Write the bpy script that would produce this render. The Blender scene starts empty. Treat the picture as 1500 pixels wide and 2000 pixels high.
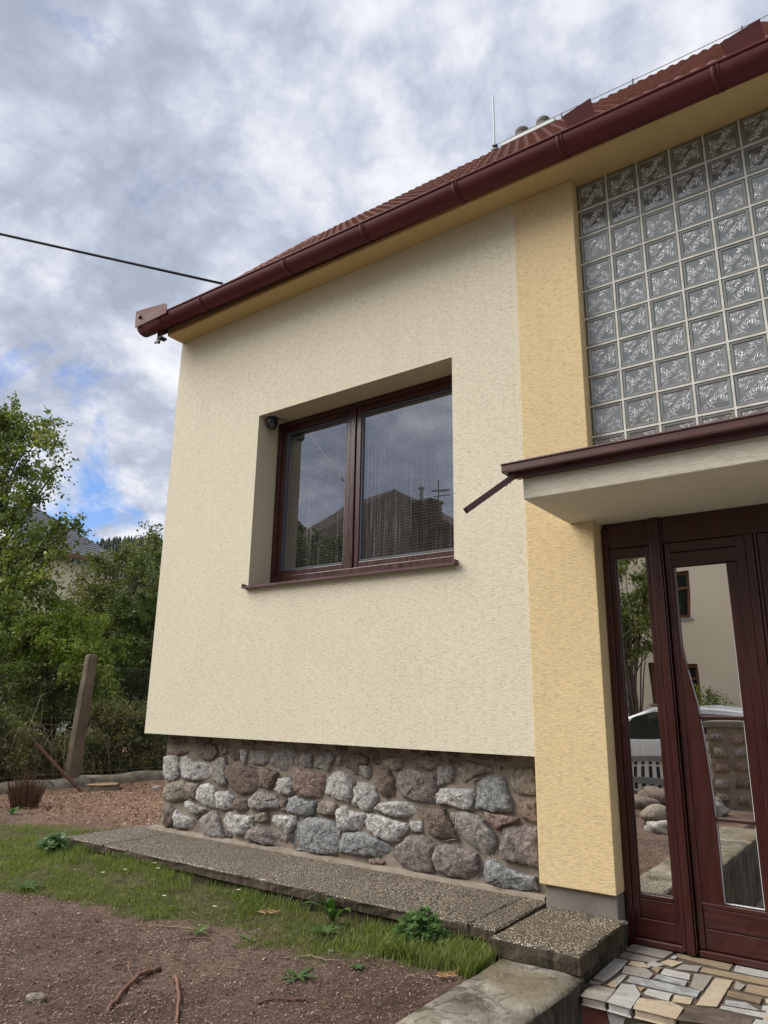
import bpy, math, random
import numpy as np
from mathutils import Vector, Matrix

C = bpy.context.scene.collection
random.seed(7); rng = np.random.default_rng(7)
R = math.radians

# ------------------------------------------------------------------ camera
cam_d = bpy.data.cameras.new('camera')
cam = bpy.data.objects.new('camera', cam_d); C.objects.link(cam)
cam_d.sensor_fit = 'HORIZONTAL'; cam_d.sensor_width = 36; cam_d.lens = 36*1384.96/1500
cam_d.clip_start = 0.05; cam_d.clip_end = 3000
RX = (0.81074911, 0.58521618, 0.01441892); RY = (-0.13999220, 0.21774176, -0.96591444); RZ = (-0.56840836, 0.78109573, 0.25845964)
m = Matrix(((RX[0], -RY[0], -RZ[0]), (RX[1], -RY[1], -RZ[1]), (RX[2], -RY[2], -RZ[2]))).to_4x4()
cam.matrix_world = Matrix.Translation((0, -3.94, 1.6)) @ m
bpy.context.scene.camera = cam

# ------------------------------------------------------------------ light
SUN_EL, SUN_AZ = R(43), R(237)          # azimuth clockwise from +y (the house wall faces -y)
world = bpy.data.worlds.new('World'); bpy.context.scene.world = world; world.use_nodes = True
nt = world.node_tree; nt.nodes.clear()
def wn(t, **k):
    n = nt.nodes.new(t)
    for a, b in k.items(): setattr(n, a, b)
    return n
L = nt.links.new
def wmath(op, a, b=None, clamp=False):
    n = wn('ShaderNodeMath', operation=op, use_clamp=clamp)
    for i, v in enumerate((a, b)):
        if v is None: continue
        if isinstance(v, (int, float)): n.inputs[i].default_value = v
        else: L(v, n.inputs[i])
    return n.outputs[0]
sky = wn('ShaderNodeTexSky', sky_type='NISHITA', sun_disc=False, sun_elevation=SUN_EL, sun_rotation=SUN_AZ, air_density=1.0, dust_density=0.6)
tc = wn('ShaderNodeTexCoord'); sep = wn('ShaderNodeSeparateXYZ'); L(tc.outputs['Generated'], sep.inputs[0])
zz = wmath('MAXIMUM', wmath('ADD', sep.outputs[2], 0.42), 0.05)
cmb = wn('ShaderNodeCombineXYZ'); L(wmath('DIVIDE', sep.outputs[0], zz), cmb.inputs[0]); L(wmath('DIVIDE', sep.outputs[1], zz), cmb.inputs[1])
def wnoise(scale, detail=6, rough=.55, dist=0., off=(0, 0, 0)):
    mp = wn('ShaderNodeMapping'); mp.inputs['Location'].default_value = off; L(cmb.outputs[0], mp.inputs[0])
    n = wn('ShaderNodeTexNoise'); n.inputs['Scale'].default_value = scale; n.inputs['Detail'].default_value = detail
    n.inputs['Roughness'].default_value = rough; n.inputs['Distortion'].default_value = dist; L(mp.outputs[0], n.inputs['Vector']); return n.outputs[0]
def wramp(f, stops):
    r = wn('ShaderNodeValToRGB'); cr = r.color_ramp
    while len(cr.elements) < len(stops): cr.elements.new(0.5)
    for e, (p, c) in zip(cr.elements, stops): e.position = p; e.color = (*c, 1)
    L(f, r.inputs[0]); return r.outputs[0]
n1 = wnoise(2.1, 9, .62, .35, (3.1, 1.7, 0)); n2 = wnoise(5.5, 8, .62, .5, (7.3, 2.2, 0)); n3 = wnoise(0.7, 4, .5, .0, (1.9, 5.5, 0))
n4 = wmath('ABSOLUTE', wmath('SUBTRACT', wnoise(3.4, 5, .55, .2, (5.1, 3.3, 0)), .5)); n5 = wmath('ABSOLUTE', wmath('SUBTRACT', wnoise(8.0, 5, .6, .2, (1.1, 6.3, 0)), .5))
dens = wmath('ADD', wmath('MULTIPLY', n1, .50), wmath('ADD', wmath('MULTIPLY', n2, .20), wmath('MULTIPLY', n3, .16)))
dens = wmath('ADD', dens, wmath('ADD', wmath('MULTIPLY', n4, .55), wmath('MULTIPLY', n5, .28)))
shade = wramp(dens, [(0.39, (2.5, 2.8, 3.5)), (0.44, (3.1, 3.4, 4.15)), (0.48, (3.95, 4.2, 4.85)), (0.52, (4.95, 5.1, 5.55)), (.58, (5.9, 6.0, 6.3))])
# a patch of open sky low over the garden, broken by small clouds
gap = wn('ShaderNodeVectorMath', operation='DISTANCE'); L(tc.outputs['Generated'], gap.inputs[0]); gap.inputs[1].default_value = (-.85, .455, .262)
gapf = wmath('MULTIPLY', wmath('SUBTRACT', .20, gap.outputs['Value']), .98)
opn = wmath('ADD', wnoise(3.1, 7, .62, .4, (2.4, 9.1, 0)), wmath('MAXIMUM', gapf, 0))
opn = wramp(opn, [(0.61, (0, 0, 0)), (0.73, (1, 1, 1))])
blue = wn('ShaderNodeMix', data_type='RGBA', blend_type='MULTIPLY'); blue.inputs['Factor'].default_value = 1
L(sky.outputs[0], blue.inputs[6]); blue.inputs[7].default_value = (.62, .74, .98, 1)
mx = wn('ShaderNodeMix', data_type='RGBA'); L(opn, mx.inputs['Factor']); L(shade, mx.inputs[6]); L(blue.outputs[2], mx.inputs[7])
bg = wn('ShaderNodeBackground'); bg.inputs['Strength'].default_value = 0.1; L(mx.outputs[2], bg.inputs[0])
wo = wn('ShaderNodeOutputWorld'); L(bg.outputs[0], wo.inputs[0])

sd = bpy.data.lights.new('sun', 'SUN'); sd.energy = 3.2; sd.angle = R(48); sd.color = (1, .955, .88)
sun = bpy.data.objects.new('sun', sd); C.objects.link(sun)
dirv = Vector((math.sin(SUN_AZ)*math.cos(SUN_EL), math.cos(SUN_AZ)*math.cos(SUN_EL), math.sin(SUN_EL)))
sun.rotation_euler = dirv.to_track_quat('Z', 'Y').to_euler()
vs = bpy.context.scene.view_settings
bpy.context.scene.display_settings.display_device = 'sRGB'
vs.view_transform = 'Standard'; vs.look = 'None'; vs.exposure = 0.73; vs.gamma = 1; vs.use_curve_mapping = False

# ------------------------------------------------------------------ materials
MATS = {}
class G:
    def __init__(s, name):
        s.m = bpy.data.materials.new(name); s.m.use_nodes = True; s.t = s.m.node_tree; s.t.nodes.clear()
        s.out = s.t.nodes.new('ShaderNodeOutputMaterial'); s.tc = s.t.nodes.new('ShaderNodeTexCoord'); s.b = None; MATS[name] = s.m
    def n(s, t, **k):
        n = s.t.nodes.new(t)
        for a, b in k.items(): setattr(n, a, b)
        return n
    def l(s, a, b): s.t.links.new(a, b)
    def vec(s, sc=(1, 1, 1), off=(0, 0, 0), warp=0, wscale=3):
        mp = s.n('ShaderNodeMapping'); mp.inputs['Scale'].default_value = sc; mp.inputs['Location'].default_value = off
        src = s.tc.outputs['Object']
        if warp:
            w = s.n('ShaderNodeTexNoise'); w.inputs['Scale'].default_value = wscale; w.inputs['Detail'].default_value = 2; s.l(src, w.inputs['Vector'])
            a = s.n('ShaderNodeVectorMath', operation='MULTIPLY_ADD'); s.l(w.outputs['Color'], a.inputs[0]); a.inputs[1].default_value = (warp,)*3; s.l(src, a.inputs[2]); src = a.outputs[0]
        s.l(src, mp.inputs[0]); return mp.outputs[0]
    def noise(s, scale, detail=4, rough=.55, v=None, dist=0):
        n = s.n('ShaderNodeTexNoise'); n.inputs['Scale'].default_value = scale; n.inputs['Detail'].default_value = detail
        n.inputs['Roughness'].default_value = rough; n.inputs['Distortion'].default_value = dist
        s.l(v if v is not None else s.vec(), n.inputs['Vector']); return n.outputs[0]
    def vor(s, scale, feature='F1', out='Distance', v=None, rnd=1):
        n = s.n('ShaderNodeTexVoronoi', feature=feature); n.inputs['Scale'].default_value = scale; n.inputs['Randomness'].default_value = rnd
        s.l(v if v is not None else s.vec(), n.inputs['Vector']); return n.outputs[out]
    def ramp(s, f, stops, interp='LINEAR'):
        r = s.n('ShaderNodeValToRGB'); cr = r.color_ramp; cr.interpolation = interp
        while len(cr.elements) < len(stops): cr.elements.new(0.5)
        for e, (p, c) in zip(cr.elements, stops):
            e.position = p; e.color = (*c, 1) if isinstance(c, tuple) else (c, c, c, 1)
        s.l(f, r.inputs[0]); return r.outputs[0]
    def mix(s, f, a, b, mode='MIX'):
        n = s.n('ShaderNodeMix', data_type='RGBA', blend_type=mode)
        for i, v in ((0, f), (6, a), (7, b)):
            if isinstance(v, (int, float)): n.inputs[i].default_value = v
            elif isinstance(v, tuple): n.inputs[i].default_value = (*v, 1)
            else: s.l(v, n.inputs[i])
        return n.outputs[2]
    def ma(s, op, a, b=None, clamp=False):
        n = s.n('ShaderNodeMath', operation=op, use_clamp=clamp)
        for i, v in enumerate((a, b)):
            if v is None: continue
            if isinstance(v, (int, float)): n.inputs[i].default_value = v
            else: s.l(v, n.inputs[i])
        return n.outputs[0]
    def bump(s, h, dist, strength=1, prev=None):
        n = s.n('ShaderNodeBump'); n.inputs['Strength'].default_value = strength; n.inputs['Distance'].default_value = dist; s.l(h, n.inputs['Height'])
        if prev is not None: s.l(prev, n.inputs['Normal'])
        return n.outputs[0]
    def attr(s, name, out='Fac'):
        n = s.n('ShaderNodeAttribute', attribute_name=name); return n.outputs[out]
    def pbr(s, col, rough=.7, nrm=None, metal=0, spec=.5, coat=0, sheen=0):
        b = s.n('ShaderNodeBsdfPrincipled')
        for k, v in (('Base Color', col), ('Roughness', rough), ('Metallic', metal), ('Specular IOR Level', spec), ('Coat Weight', coat)):
            if isinstance(v, tuple): b.inputs[k].default_value = (*v, 1)
            elif isinstance(v, (int, float)): b.inputs[k].default_value = v
            else: s.l(v, b.inputs[k])
        if nrm is not None: s.l(nrm, b.inputs['Normal'])
        s.b = b; return b.outputs[0]
    def fin(s, sh): s.l(sh, s.out.inputs[0]); return s.m

def plaster(name, c1, c2, groove=1.0):
    g = G(name)
    a = g.noise(1, 3, .6, g.vec((15, 15, 300), warp=.0018, wscale=6)); b = g.noise(1, 3, .6, g.vec((26, 26, 430), (5, 3, 1), warp=.0012, wscale=8))
    fine = g.noise(190, 3, .65)
    la = g.ramp(a, [(.33, 1.0), (.42, 0.0)]); lb = g.ramp(b, [(.35, 1.0), (.44, 0.0)])          # short drawn scratch lines
    ln = g.ma('MAXIMUM', la, lb)
    h = g.ma('ADD', g.ma('MULTIPLY', ln, -.6), g.ma('ADD', g.ma('MULTIPLY', a, .35), g.ma('MULTIPLY', fine, .45)))
    blot = g.noise(.8, 6, .65); st = g.noise(1, 4, .6, g.vec((2.4, 2.4, .35), (2, 7, 1)))
    col = g.mix(g.ramp(blot, [(.3, 0.0), (.7, 1.0)]), c1, c2)
    col = g.mix(g.ramp(st, [(.5, 0.0), (.75, .14)]), col, tuple(x*.72 for x in c1))               # faint run marks
    col = g.mix(g.ma('MULTIPLY', ln, .20*groove), col, tuple(x*.42 for x in c1))
    sp = g.ramp(g.vor(9, v=g.vec((1, 1, 1), (2, 9, 4))), [(.03, 1.0), (.045, 0.0)]); sp = g.ma('MULTIPLY', sp, g.ramp(g.noise(5, 1), [(.62, 0.0), (.66, 1.0)]))
    col = g.mix(g.ma('MULTIPLY', sp, .8), col, (.09, .06, .04))
    g.fin(g.pbr(col, .92, g.bump(h, .0016*groove, 1), spec=.2))
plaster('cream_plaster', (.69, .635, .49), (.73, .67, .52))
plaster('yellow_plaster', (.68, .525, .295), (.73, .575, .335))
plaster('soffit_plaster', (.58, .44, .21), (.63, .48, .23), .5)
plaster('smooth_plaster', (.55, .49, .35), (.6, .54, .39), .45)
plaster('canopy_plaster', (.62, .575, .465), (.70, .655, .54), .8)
plaster('beige_render', (.78, .68, .53), (.84, .75, .60), .15)
plaster('white_render', (.75, .75, .74), (.8, .8, .79), .3)

def simple(name, c, rough=.6, metal=0, spec=.5, var=.15, nscale=8, bump=0, bscale=60, coat=0, stretch=(1, 1, 1)):
    g = G(name); n = g.noise(nscale, 5, .6, g.vec(stretch))
    col = g.mix(g.ramp(n, [(.3, 0.0), (.7, 1.0)]), tuple(x*(1-var) for x in c), tuple(min(1, x*(1+var)) for x in c))
    nr = g.bump(g.noise(bscale, 4, .6, g.vec(stretch)), bump, 1) if bump else None
    rr = g.ramp(n, [(.3, max(0, rough-.06)), (.7, min(1, rough+.08))])
    return g.fin(g.pbr(col, rr, nr, metal, spec, coat))
simple('gutter_paint', (.105, .022, .024), .6, 0, .3, .2, 3, .0004, 30, stretch=(.6, 4, 4))
simple('brown_metal', (.075, .027, .026), .4, 0, .5, .15, 6)
simple('wood_lacquer', (.041, .0072, .0056), .32, 0, .5, .3, 5, .0006, 40, .25, (9, 9, .8))
simple('wood_lacquer_flat', (.043, .0076, .0058), .34, 0, .5, .3, 5, .0006, 40, .25, (.8, 9, 9))
simple('grey_render', (.17, .155, .135), .9, 0, .3, .25, 5, .003, 25)
simple('zinc', (.36, .37, .37), .5, .3, .5, .2, 10)
simple('pot_clay', (.15, .135, .115), .85, 0, .3, .3, 14, .003)
simple('dark_steel', (.05, .05, .055), .5, .4, .5, .2, 10)
simple('black_plastic', (.012, .012, .014), .35, 0, .5, .1, 10)
simple('lens_glass', (.01, .01, .012), .05, 0, .8, .1, 10)
simple('white_seal', (.62, .64, .66), .4, 0, .5, .06, 10)
simple('grey_seal', (.085, .10, .12), .4, 0, .5, .06, 10)
simple('joint_mortar', (.60, .585, .54), .85, 0, .3, .2, 14, .002, 90)
simple('blind_metal', (.36, .34, .30), .45, 0, .5, .06, 10)
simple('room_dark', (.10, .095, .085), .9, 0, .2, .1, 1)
simple('unlit_room', (.035, .032, .03), .9, 0, .2, .1, 1)  # near-black colour standing in for the unlit room
simple('mark_black', (.01, .01, .01), .7, 0, .2, .1, 10)
simple('post_concrete', (.125, .10, .075), .95, 0, .2, .35, 6, .006, 40)
simple('branch_bark', (.085, .065, .048), .9, 0, .2, .35, 12, .004, 30)
simple('dry_twig', (.27, .22, .16), .9, 0, .2, .3, 9)
simple('root_bark', (.16, .088, .066), .85, 0, .2, .3, 30, .002, 90)
simple('dead_stalk', (.13, .075, .05), .9, 0, .2, .4, 30)
simple('stump_wood', (.30, .20, .12), .9, 0, .2, .3, 20, .004, 50)
simple('cable_rubber', (.02, .022, .03), .6)
simple('wire_steel', (.10, .10, .095), .5, .5)
simple('petal_white', (.75, .75, .72), .7)
simple('petal_core', (.6, .42, .04), .7)
simple('dry_frond', (.34, .20, .09), .8, 0, .2, .25, 40)
simple('car_paint', (.66, .68, .70), .2, 0, .5, .03, 3, 0, 1, .6)
simple('car_glass', (.015, .018, .02), .05)
simple('tyre', (.015, .015, .015), .8)
simple('fence_white', (.68, .67, .64), .7, 0, .3, .12, 5)
simple('fence_grey', (.20, .21, .22), .7, 0, .3, .12, 5)
simple('window_orange', (.20, .075, .03), .5, 0, .4, .2, 6)
simple('slate_shingle', (.075, .078, .092), .75, 0, .4, .3, 4, .004, 40)
simple('copper_eave', (.19, .075, .05), .6)
simple('cloth_black', (.012, .012, .012), .4)
simple('red_riser', (.20, .075, .055), .85, 0, .3, .3, 5, .004, 30)
simple('shaded_roof', (.085, .045, .035), .85, 0, .3, .35, 3, .01, 12, stretch=(4, 1, 1))  # dark brown tone stands for tiles lying in shadow
simple('path_concrete', (.20, .19, .17), .95, 0, .2, .3, 3, .004, 50)

def tile_mat():
    g = G('roof_tile_clay'); n = g.noise(5, 5, .6); n2 = g.noise(60, 3, .6)
    o = g.n('ShaderNodeObjectInfo').outputs['Random']
    col = g.ramp(n, [(.3, (.17, .078, .066)), (.55, (.26, .140, .120)), (.75, (.36, .225, .20))])
    col = g.mix(g.ma('MULTIPLY', o, .45), col, (.36, .17, .135))
    col = g.mix(g.ramp(n2, [(.55, 0.0), (.75, .5)]), col, (.30, .24, .19))
    g.fin(g.pbr(col, .8, g.bump(n2, .003, 1), spec=.3))
tile_mat()

def stone_mat(name, a, b, c, gl=.75, veins=.6):
    g = G(name)
    v = g.vec(warp=.12, wscale=9); n = g.noise(10, 7, .66, v, .4); n2 = g.noise(38, 6, .7, g.vec((1, 1, 1), (3, 1, 7)), .3)
    vn = g.ma('ABSOLUTE', g.ma('SUBTRACT', g.noise(13, 5, .65, g.vec((1, 1, 1.6), (9, 2, 2), .1, 12), 1.2), .5)); vn = g.ramp(vn, [(0, 1.0), (.022, .25), (.06, 0.0)])
    col = g.ramp(n, [(.32, b), (.47, a), (.62, a), (.74, c)])
    col = g.mix(g.ramp(n2, [(.40, .65), (.55, 0.0)]), col, tuple(x*.42 for x in b))
    col = g.mix(g.ma('MULTIPLY', vn, veins), col, tuple(x*.25 for x in b))
    crk = g.vor(16, 'DISTANCE_TO_EDGE', v=g.vec((1, 1, 1), (1, 2, 3), .12, 7)); ck = g.ramp(crk, [(0, 0.0), (.05, 1.0)])
    h = g.ma('ADD', g.ma('MULTIPLY', n, .7), g.ma('ADD', g.ma('MULTIPLY', n2, .5), g.ma('MULTIPLY', ck, .12)))
    g.fin(g.pbr(col, gl, g.bump(h, .03, 1), spec=.35))
stone_mat('stone_w', (.60, .585, .56), (.33, .29, .26), (.74, .73, .71))
stone_mat('stone_g', (.37, .34, .32), (.22, .19, .17), (.52, .495, .47))
stone_mat('stone_b', (.23, .175, .14), (.14, .10, .08), (.38, .33, .29), veins=.3)
stone_mat('stone_r', (.33, .245, .205), (.24, .14, .10), (.50, .46, .43))
stone_mat('stone_t', (.34, .29, .235), (.21, .17, .13), (.47, .43, .37), veins=.3)
stone_mat('stone_u', (.36, .365, .365), (.20, .205, .21), (.56, .56, .55))
stone_mat('stone_p', (.31, .262, .24), (.17, .135, .125), (.48, .44, .41))
def mortar_mat():
    g = G('wall_mortar'); n = g.noise(7, 6, .6); n2 = g.noise(70, 4, .6)
    col = g.ramp(n, [(.3, (.17, .135, .105)), (.5, (.245, .205, .165)), (.7, (.30, .26, .215))])
    g.fin(g.pbr(col, .95, g.bump(g.ma('ADD', n, g.ma('MULTIPLY', n2, .25)), .012, 1), spec=.2))
mortar_mat()

def terrazzo():
    g = G('pebble_concrete'); d = g.vor(125); cc = g.vor(125, out='Color'); d2 = g.vor(260, v=g.vec((1, 1, 1), (4, 4, 4)))
    sp = g.n('ShaderNodeSeparateColor'); g.l(cc, sp.inputs[0])
    peb = g.ramp(sp.outputs[0], [(.0, (.09, .07, .05)), (.3, (.20, .155, .105)), (.55, (.34, .275, .20)), (.8, (.58, .50, .39)), (1, (.76, .70, .59))])
    mask = g.ramp(d, [(.38, 1.0), (.56, 0.0)])
    col = g.mix(mask, (.035, .028, .02), peb)
    big = g.noise(2.2, 5, .6); col = g.mix(g.ramp(big, [(.38, .45), (.58, 0.0)]), col, (.085, .07, .05))
    h = g.ma('ADD', g.ma('MULTIPLY', mask, 1.0), g.ma('MULTIPLY', d2, .3))
    g.fin(g.pbr(col, .62, g.bump(h, .004, 1), spec=.4))
terrazzo()
def stained(name, base, dark, moss):
    g = G(name); n = g.noise(4, 6, .65, g.vec(warp=.1)); st = g.noise(1, 5, .6, g.vec((26, 26, 2.2))); n2 = g.noise(45, 5, .65)
    col = g.mix(g.ramp(n, [(.35, 0.0), (.62, 1.0)]), dark, base)
    col = g.mix(g.ramp(st, [(.48, 0.0), (.66, .75)]), col, tuple(min(1, x*1.5) for x in base))
    mo = g.noise(6, 5, .65, g.vec((1, 1, 1), (8, 2, 1))); col = g.mix(g.ramp(mo, [(.50, 0.0), (.62, .8)]), col, moss)
    g.fin(g.pbr(col, .95, g.bump(g.ma('ADD', n, g.ma('MULTIPLY', n2, .5)), .014, 1), spec=.2))
stained('slab_side', (.080, .062, .044), (.017, .015, .011), (.030, .038, .014))
stained('wall_side', (.085, .075, .055), (.022, .020, .015), (.03, .036, .017))
def coping():
    g = G('weathered_concrete'); n = g.noise(3.2, 7, .66, g.vec(warp=.15)); n2 = g.noise(40, 5, .7); n3 = g.noise(9, 6, .7, g.vec((1, 1, 1), (4, 1, 1), .1), .8); n4 = g.noise(1.6, 4, .6, g.vec((1, 1, 1), (6.5, 3, 1)))
    col = g.ramp(n, [(.3, (.085, .075, .055)), (.45, (.165, .148, .118)), (.58, (.255, .235, .195)), (.7, (.38, .355, .31))])
    col = g.mix(g.ramp(n3, [(.38, .8), (.50, 0.0)]), col, (.05, .042, .028))
    col = g.mix(g.ramp(n4, [(.44, 0.0), (.54, .72)]), col, (.15, .125, .078))
    col = g.mix(g.ramp(n2, [(.30, .6), (.42, 0.0)]), col, (.05, .045, .035))
    g.fin(g.pbr(col, .95, g.bump(g.ma('ADD', n3, g.ma('MULTIPLY', n2, .4)), .016, 1), spec=.2))
coping()
def marble(name, a, b, vein, amt=.5):
    g = G(name); o = g.n('ShaderNodeObjectInfo').outputs['Random']
    v = g.vec((1, 1, 1), warp=.25, wscale=4); n = g.noise(7, 7, .65, v, 1.0)
    vn = g.ma('ABSOLUTE', g.ma('SUBTRACT', g.noise(4, 6, .6, g.vec((1, 2.5, 1), (3, 3, 3), .3, 3), 1.5), .5)); vn = g.ramp(vn, [(0, 1.0), (.05, .2), (.12, 0.0)])
    col = g.mix(g.ramp(n, [(.35, 0.0), (.65, 1.0)]), a, b); col = g.mix(g.ma('MULTIPLY', vn, amt), col, vein)
    dn = g.noise(11, 5, .65); col = g.mix(g.ramp(dn, [(.52, 0.0), (.68, .45)]), col, (.17, .14, .11))
    sp = g.noise(70, 4, .7); col = g.mix(g.ramp(sp, [(.58, 0.0), (.70, .7)]), col, tuple(x*.4 for x in vein))
    col = g.mix(g.ma('MULTIPLY', o, .22), col, tuple(x*.55 for x in a))
    g.fin(g.pbr(col, .55, g.bump(sp, .0015, 1), spec=.4))
marble('marble_w', (.361, .354, .332), (.433, .433, .422), (.260, .246, .224), .35)
marble('marble_g', (.260, .235, .202), (.332, .310, .278), (.174, .151, .130), .4)
marble('marble_c', (.390, .318, .224), (.448, .383, .289), (.318, .238, .151), .3)
marble('marble_t', (.267, .202, .130), (.332, .260, .177), (.187, .138, .087), .4)
marble('marble_v', (.289, .296, .296), (.361, .368, .368), (.101, .108, .115), .75)
marble('marble_b', (.144, .105, .061), (.217, .166, .101), (.072, .054, .033), .5)
marble('marble_d', (.069, .051, .036), (.138, .108, .083), (.033, .025, .021), .6)
simple('joint_dark', (.085, .066, .052), .95, 0, .2, .3, 20, .004, 60)

def glass_pane(name, refl, streak=0, tint=(.86, .88, .95)):
    g = G(name)
    tr = g.n('ShaderNodeBsdfTransparent'); tr.inputs[0].default_value = (.84, .88, .85, 1)
    h = g.noise(1.3, 2, .4); nb = g.bump(h, .0025, 1)
    gl = g.n('ShaderNodeBsdfGlossy'); gl.inputs['Roughness'].default_value = .008; gl.inputs[0].default_value = (*tint, 1); g.l(nb, gl.inputs['Normal'])
    lw = g.n('ShaderNodeLayerWeight'); lw.inputs[0].default_value = .25
    f = g.ma('ADD', refl, g.ma('MULTIPLY', lw.outputs['Fresnel'], .3), True)
    m1 = g.n('ShaderNodeMixShader'); g.l(f, m1.inputs[0]); g.l(tr.outputs[0], m1.inputs[1]); g.l(gl.outputs[0], m1.inputs[2]); sh = m1.outputs[0]
    if streak:      # dried rain streaks and dust on the pane
        s1 = g.noise(1, 5, .65, g.vec((95, 95, 1.2), warp=.01, wscale=4)); s2 = g.noise(1, 3, .6, g.vec((3, 3, 2.2), (1, 5, 3))); s3 = g.noise(140, 2, .6)
        d = g.ma('MULTIPLY', g.ramp(s1, [(.50, 0.0), (.72, 1.0)]), g.ramp(s2, [(.38, .1), (.62, 1.0)]))
        d = g.ma('ADD', g.ma('MULTIPLY', d, .16*streak), g.ma('MULTIPLY', g.ramp(s3, [(.64, 0.0), (.74, 1.0)]), .12*streak))
        df = g.n('ShaderNodeBsdfDiffuse'); df.inputs[0].default_value = (.62, .62, .60, 1)
        m2 = g.n('ShaderNodeMixShader'); g.l(d, m2.inputs[0]); g.l(sh, m2.inputs[1]); g.l(df.outputs[0], m2.inputs[2]); sh = m2.outputs[0]
    g.fin(sh)
glass_pane('window_pane_glass', .30, 1.3)
glass_pane('door_pane_glass', .92, .3, (1, .97, .92))
def block_mats():
    g = G('block_glass'); n = g.noise(30, 3, .5)
    d = g.n('ShaderNodeBsdfDiffuse'); d.inputs[0].default_value = (.125, .132, .124, 1)
    gl = g.n('ShaderNodeBsdfGlossy'); gl.inputs['Roughness'].default_value = .06; gl.inputs[0].default_value = (.85, .87, .87, 1)
    m_ = g.n('ShaderNodeMixShader'); m_.inputs[0].default_value = .15; g.l(d.outputs[0], m_.inputs[1]); g.l(gl.outputs[0], m_.inputs[2]); g.fin(m_.outputs[0])
    g = G('block_rim'); g.fin(g.pbr((.20, .215, .20), .12, None, 0, .8))
    g = G('block_needles'); g.fin(g.pbr((.88, .90, .92), .20, None, .45, .9))
block_mats()

def leaf_mat(name, stops, trans=.3, rough=.55):
    g = G(name); t = g.attr('tint'); col = g.ramp(t, stops)
    b = g.pbr(col, rough, None, 0, .35)
    tl = g.n('ShaderNodeBsdfTranslucent'); tcol = g.mix(1.0, col, (1.0, 1.25, .45), 'MULTIPLY'); g.l(tcol, tl.inputs[0])
    m_ = g.n('ShaderNodeMixShader'); m_.inputs[0].default_value = trans; g.l(b, m_.inputs[1]); g.l(tl.outputs[0], m_.inputs[2]); g.fin(m_.outputs[0])
leaf_mat('leaf_olive', [(0, (0.060, 0.089, 0.023)), (.5, (0.145, 0.182, 0.049)), (.85, (0.256, 0.274, 0.079)), (1, (0.374, 0.289, 0.115))])
leaf_mat('leaf_dark', [(0, (0.044, 0.072, 0.023)), (.5, (0.094, 0.133, 0.040)), (1, (0.170, 0.205, 0.064))])
leaf_mat('leaf_bright', [(0, (0.099, 0.152, 0.030)), (.5, (0.227, 0.297, 0.056)), (.9, (0.355, 0.409, 0.088)), (1, (0.454, 0.449, 0.125))])
leaf_mat('leaf_mixed', [(0, (0.068, 0.085, 0.031)), (.5, (0.162, 0.167, 0.061)), (.85, (0.272, 0.236, 0.101)), (1, (0.374, 0.243, 0.129))])
leaf_mat('leaf_conifer', [(0, (.018, .034, .020)), (.5, (.035, .060, .032)), (1, (.06, .085, .04))], .1)
leaf_mat('grass_blade', [(0, (.085, .115, .028)), (.45, (.155, .195, .05)), (.72, (.24, .265, .085)), (.86, (.26, .25, .10)), (1, (.38, .32, .18))], .35)
leaf_mat('weed_leaf', [(0, (.035, .08, .022)), (.6, (.06, .13, .035)), (1, (.11, .18, .05))], .3, .45)
leaf_mat('mulch_chip', [(0, (.05, .03, .025)), (.3, (.13, .085, .066)), (.6, (.25, .17, .13)), (.85, (.44, .33, .25)), (1, (.66, .57, .45))], 0, .9)
leaf_mat('wood_chip', [(0, (.10, .055, .038)), (.35, (.24, .14, .095)), (.7, (.38, .25, .17)), (1, (.60, .46, .33))], 0, .9)

def ground_mat():
    g = G('garden_ground'); n = g.noise(1.5, 7, .62); n2 = g.noise(26, 6, .7); n3 = g.noise(110, 4, .7)
    soil = g.ramp(n, [(.3, (.085, .054, .044)), (.5, (.145, .096, .077)), (.7, (.215, .152, .122))])
    soil = g.mix(g.ramp(n2, [(.34, .6), (.48, 0.0)]), soil, (.045, .028, .023)); soil = g.mix(g.ramp(n3, [(.62, 0.0), (.74, .8)]), soil, (.17, .12, .088))
    chips = g.ramp(n3, [(.35, (.10, .055, .04)), (.5, (.20, .125, .085)), (.65, (.31, .21, .145))])
    gr = g.ramp(n2, [(.35, (.05, .045, .022)), (.6, (.10, .10, .04))])
    col = g.mix(g.attr('chips'), soil, chips); col = g.mix(g.attr('turf'), col, gr)
    far = g.ramp(g.noise(.05, 4), [(.4, (.06, .09, .03)), (.6, (.09, .11, .045))]); col = g.mix(g.attr('meadow'), col, far)
    g.fin(g.pbr(col, .97, g.bump(g.ma('ADD', n2, g.ma('MULTIPLY', n3, .6)), .02, 1), spec=.15))
ground_mat()
def hill_mat():
    g = G('forest_floor'); g.fin(g.pbr(g.ramp(g.noise(.06, 5), [(.4, (.018, .03, .014)), (.6, (.035, .05, .022))]), 1, spec=.1))
hill_mat()
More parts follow.
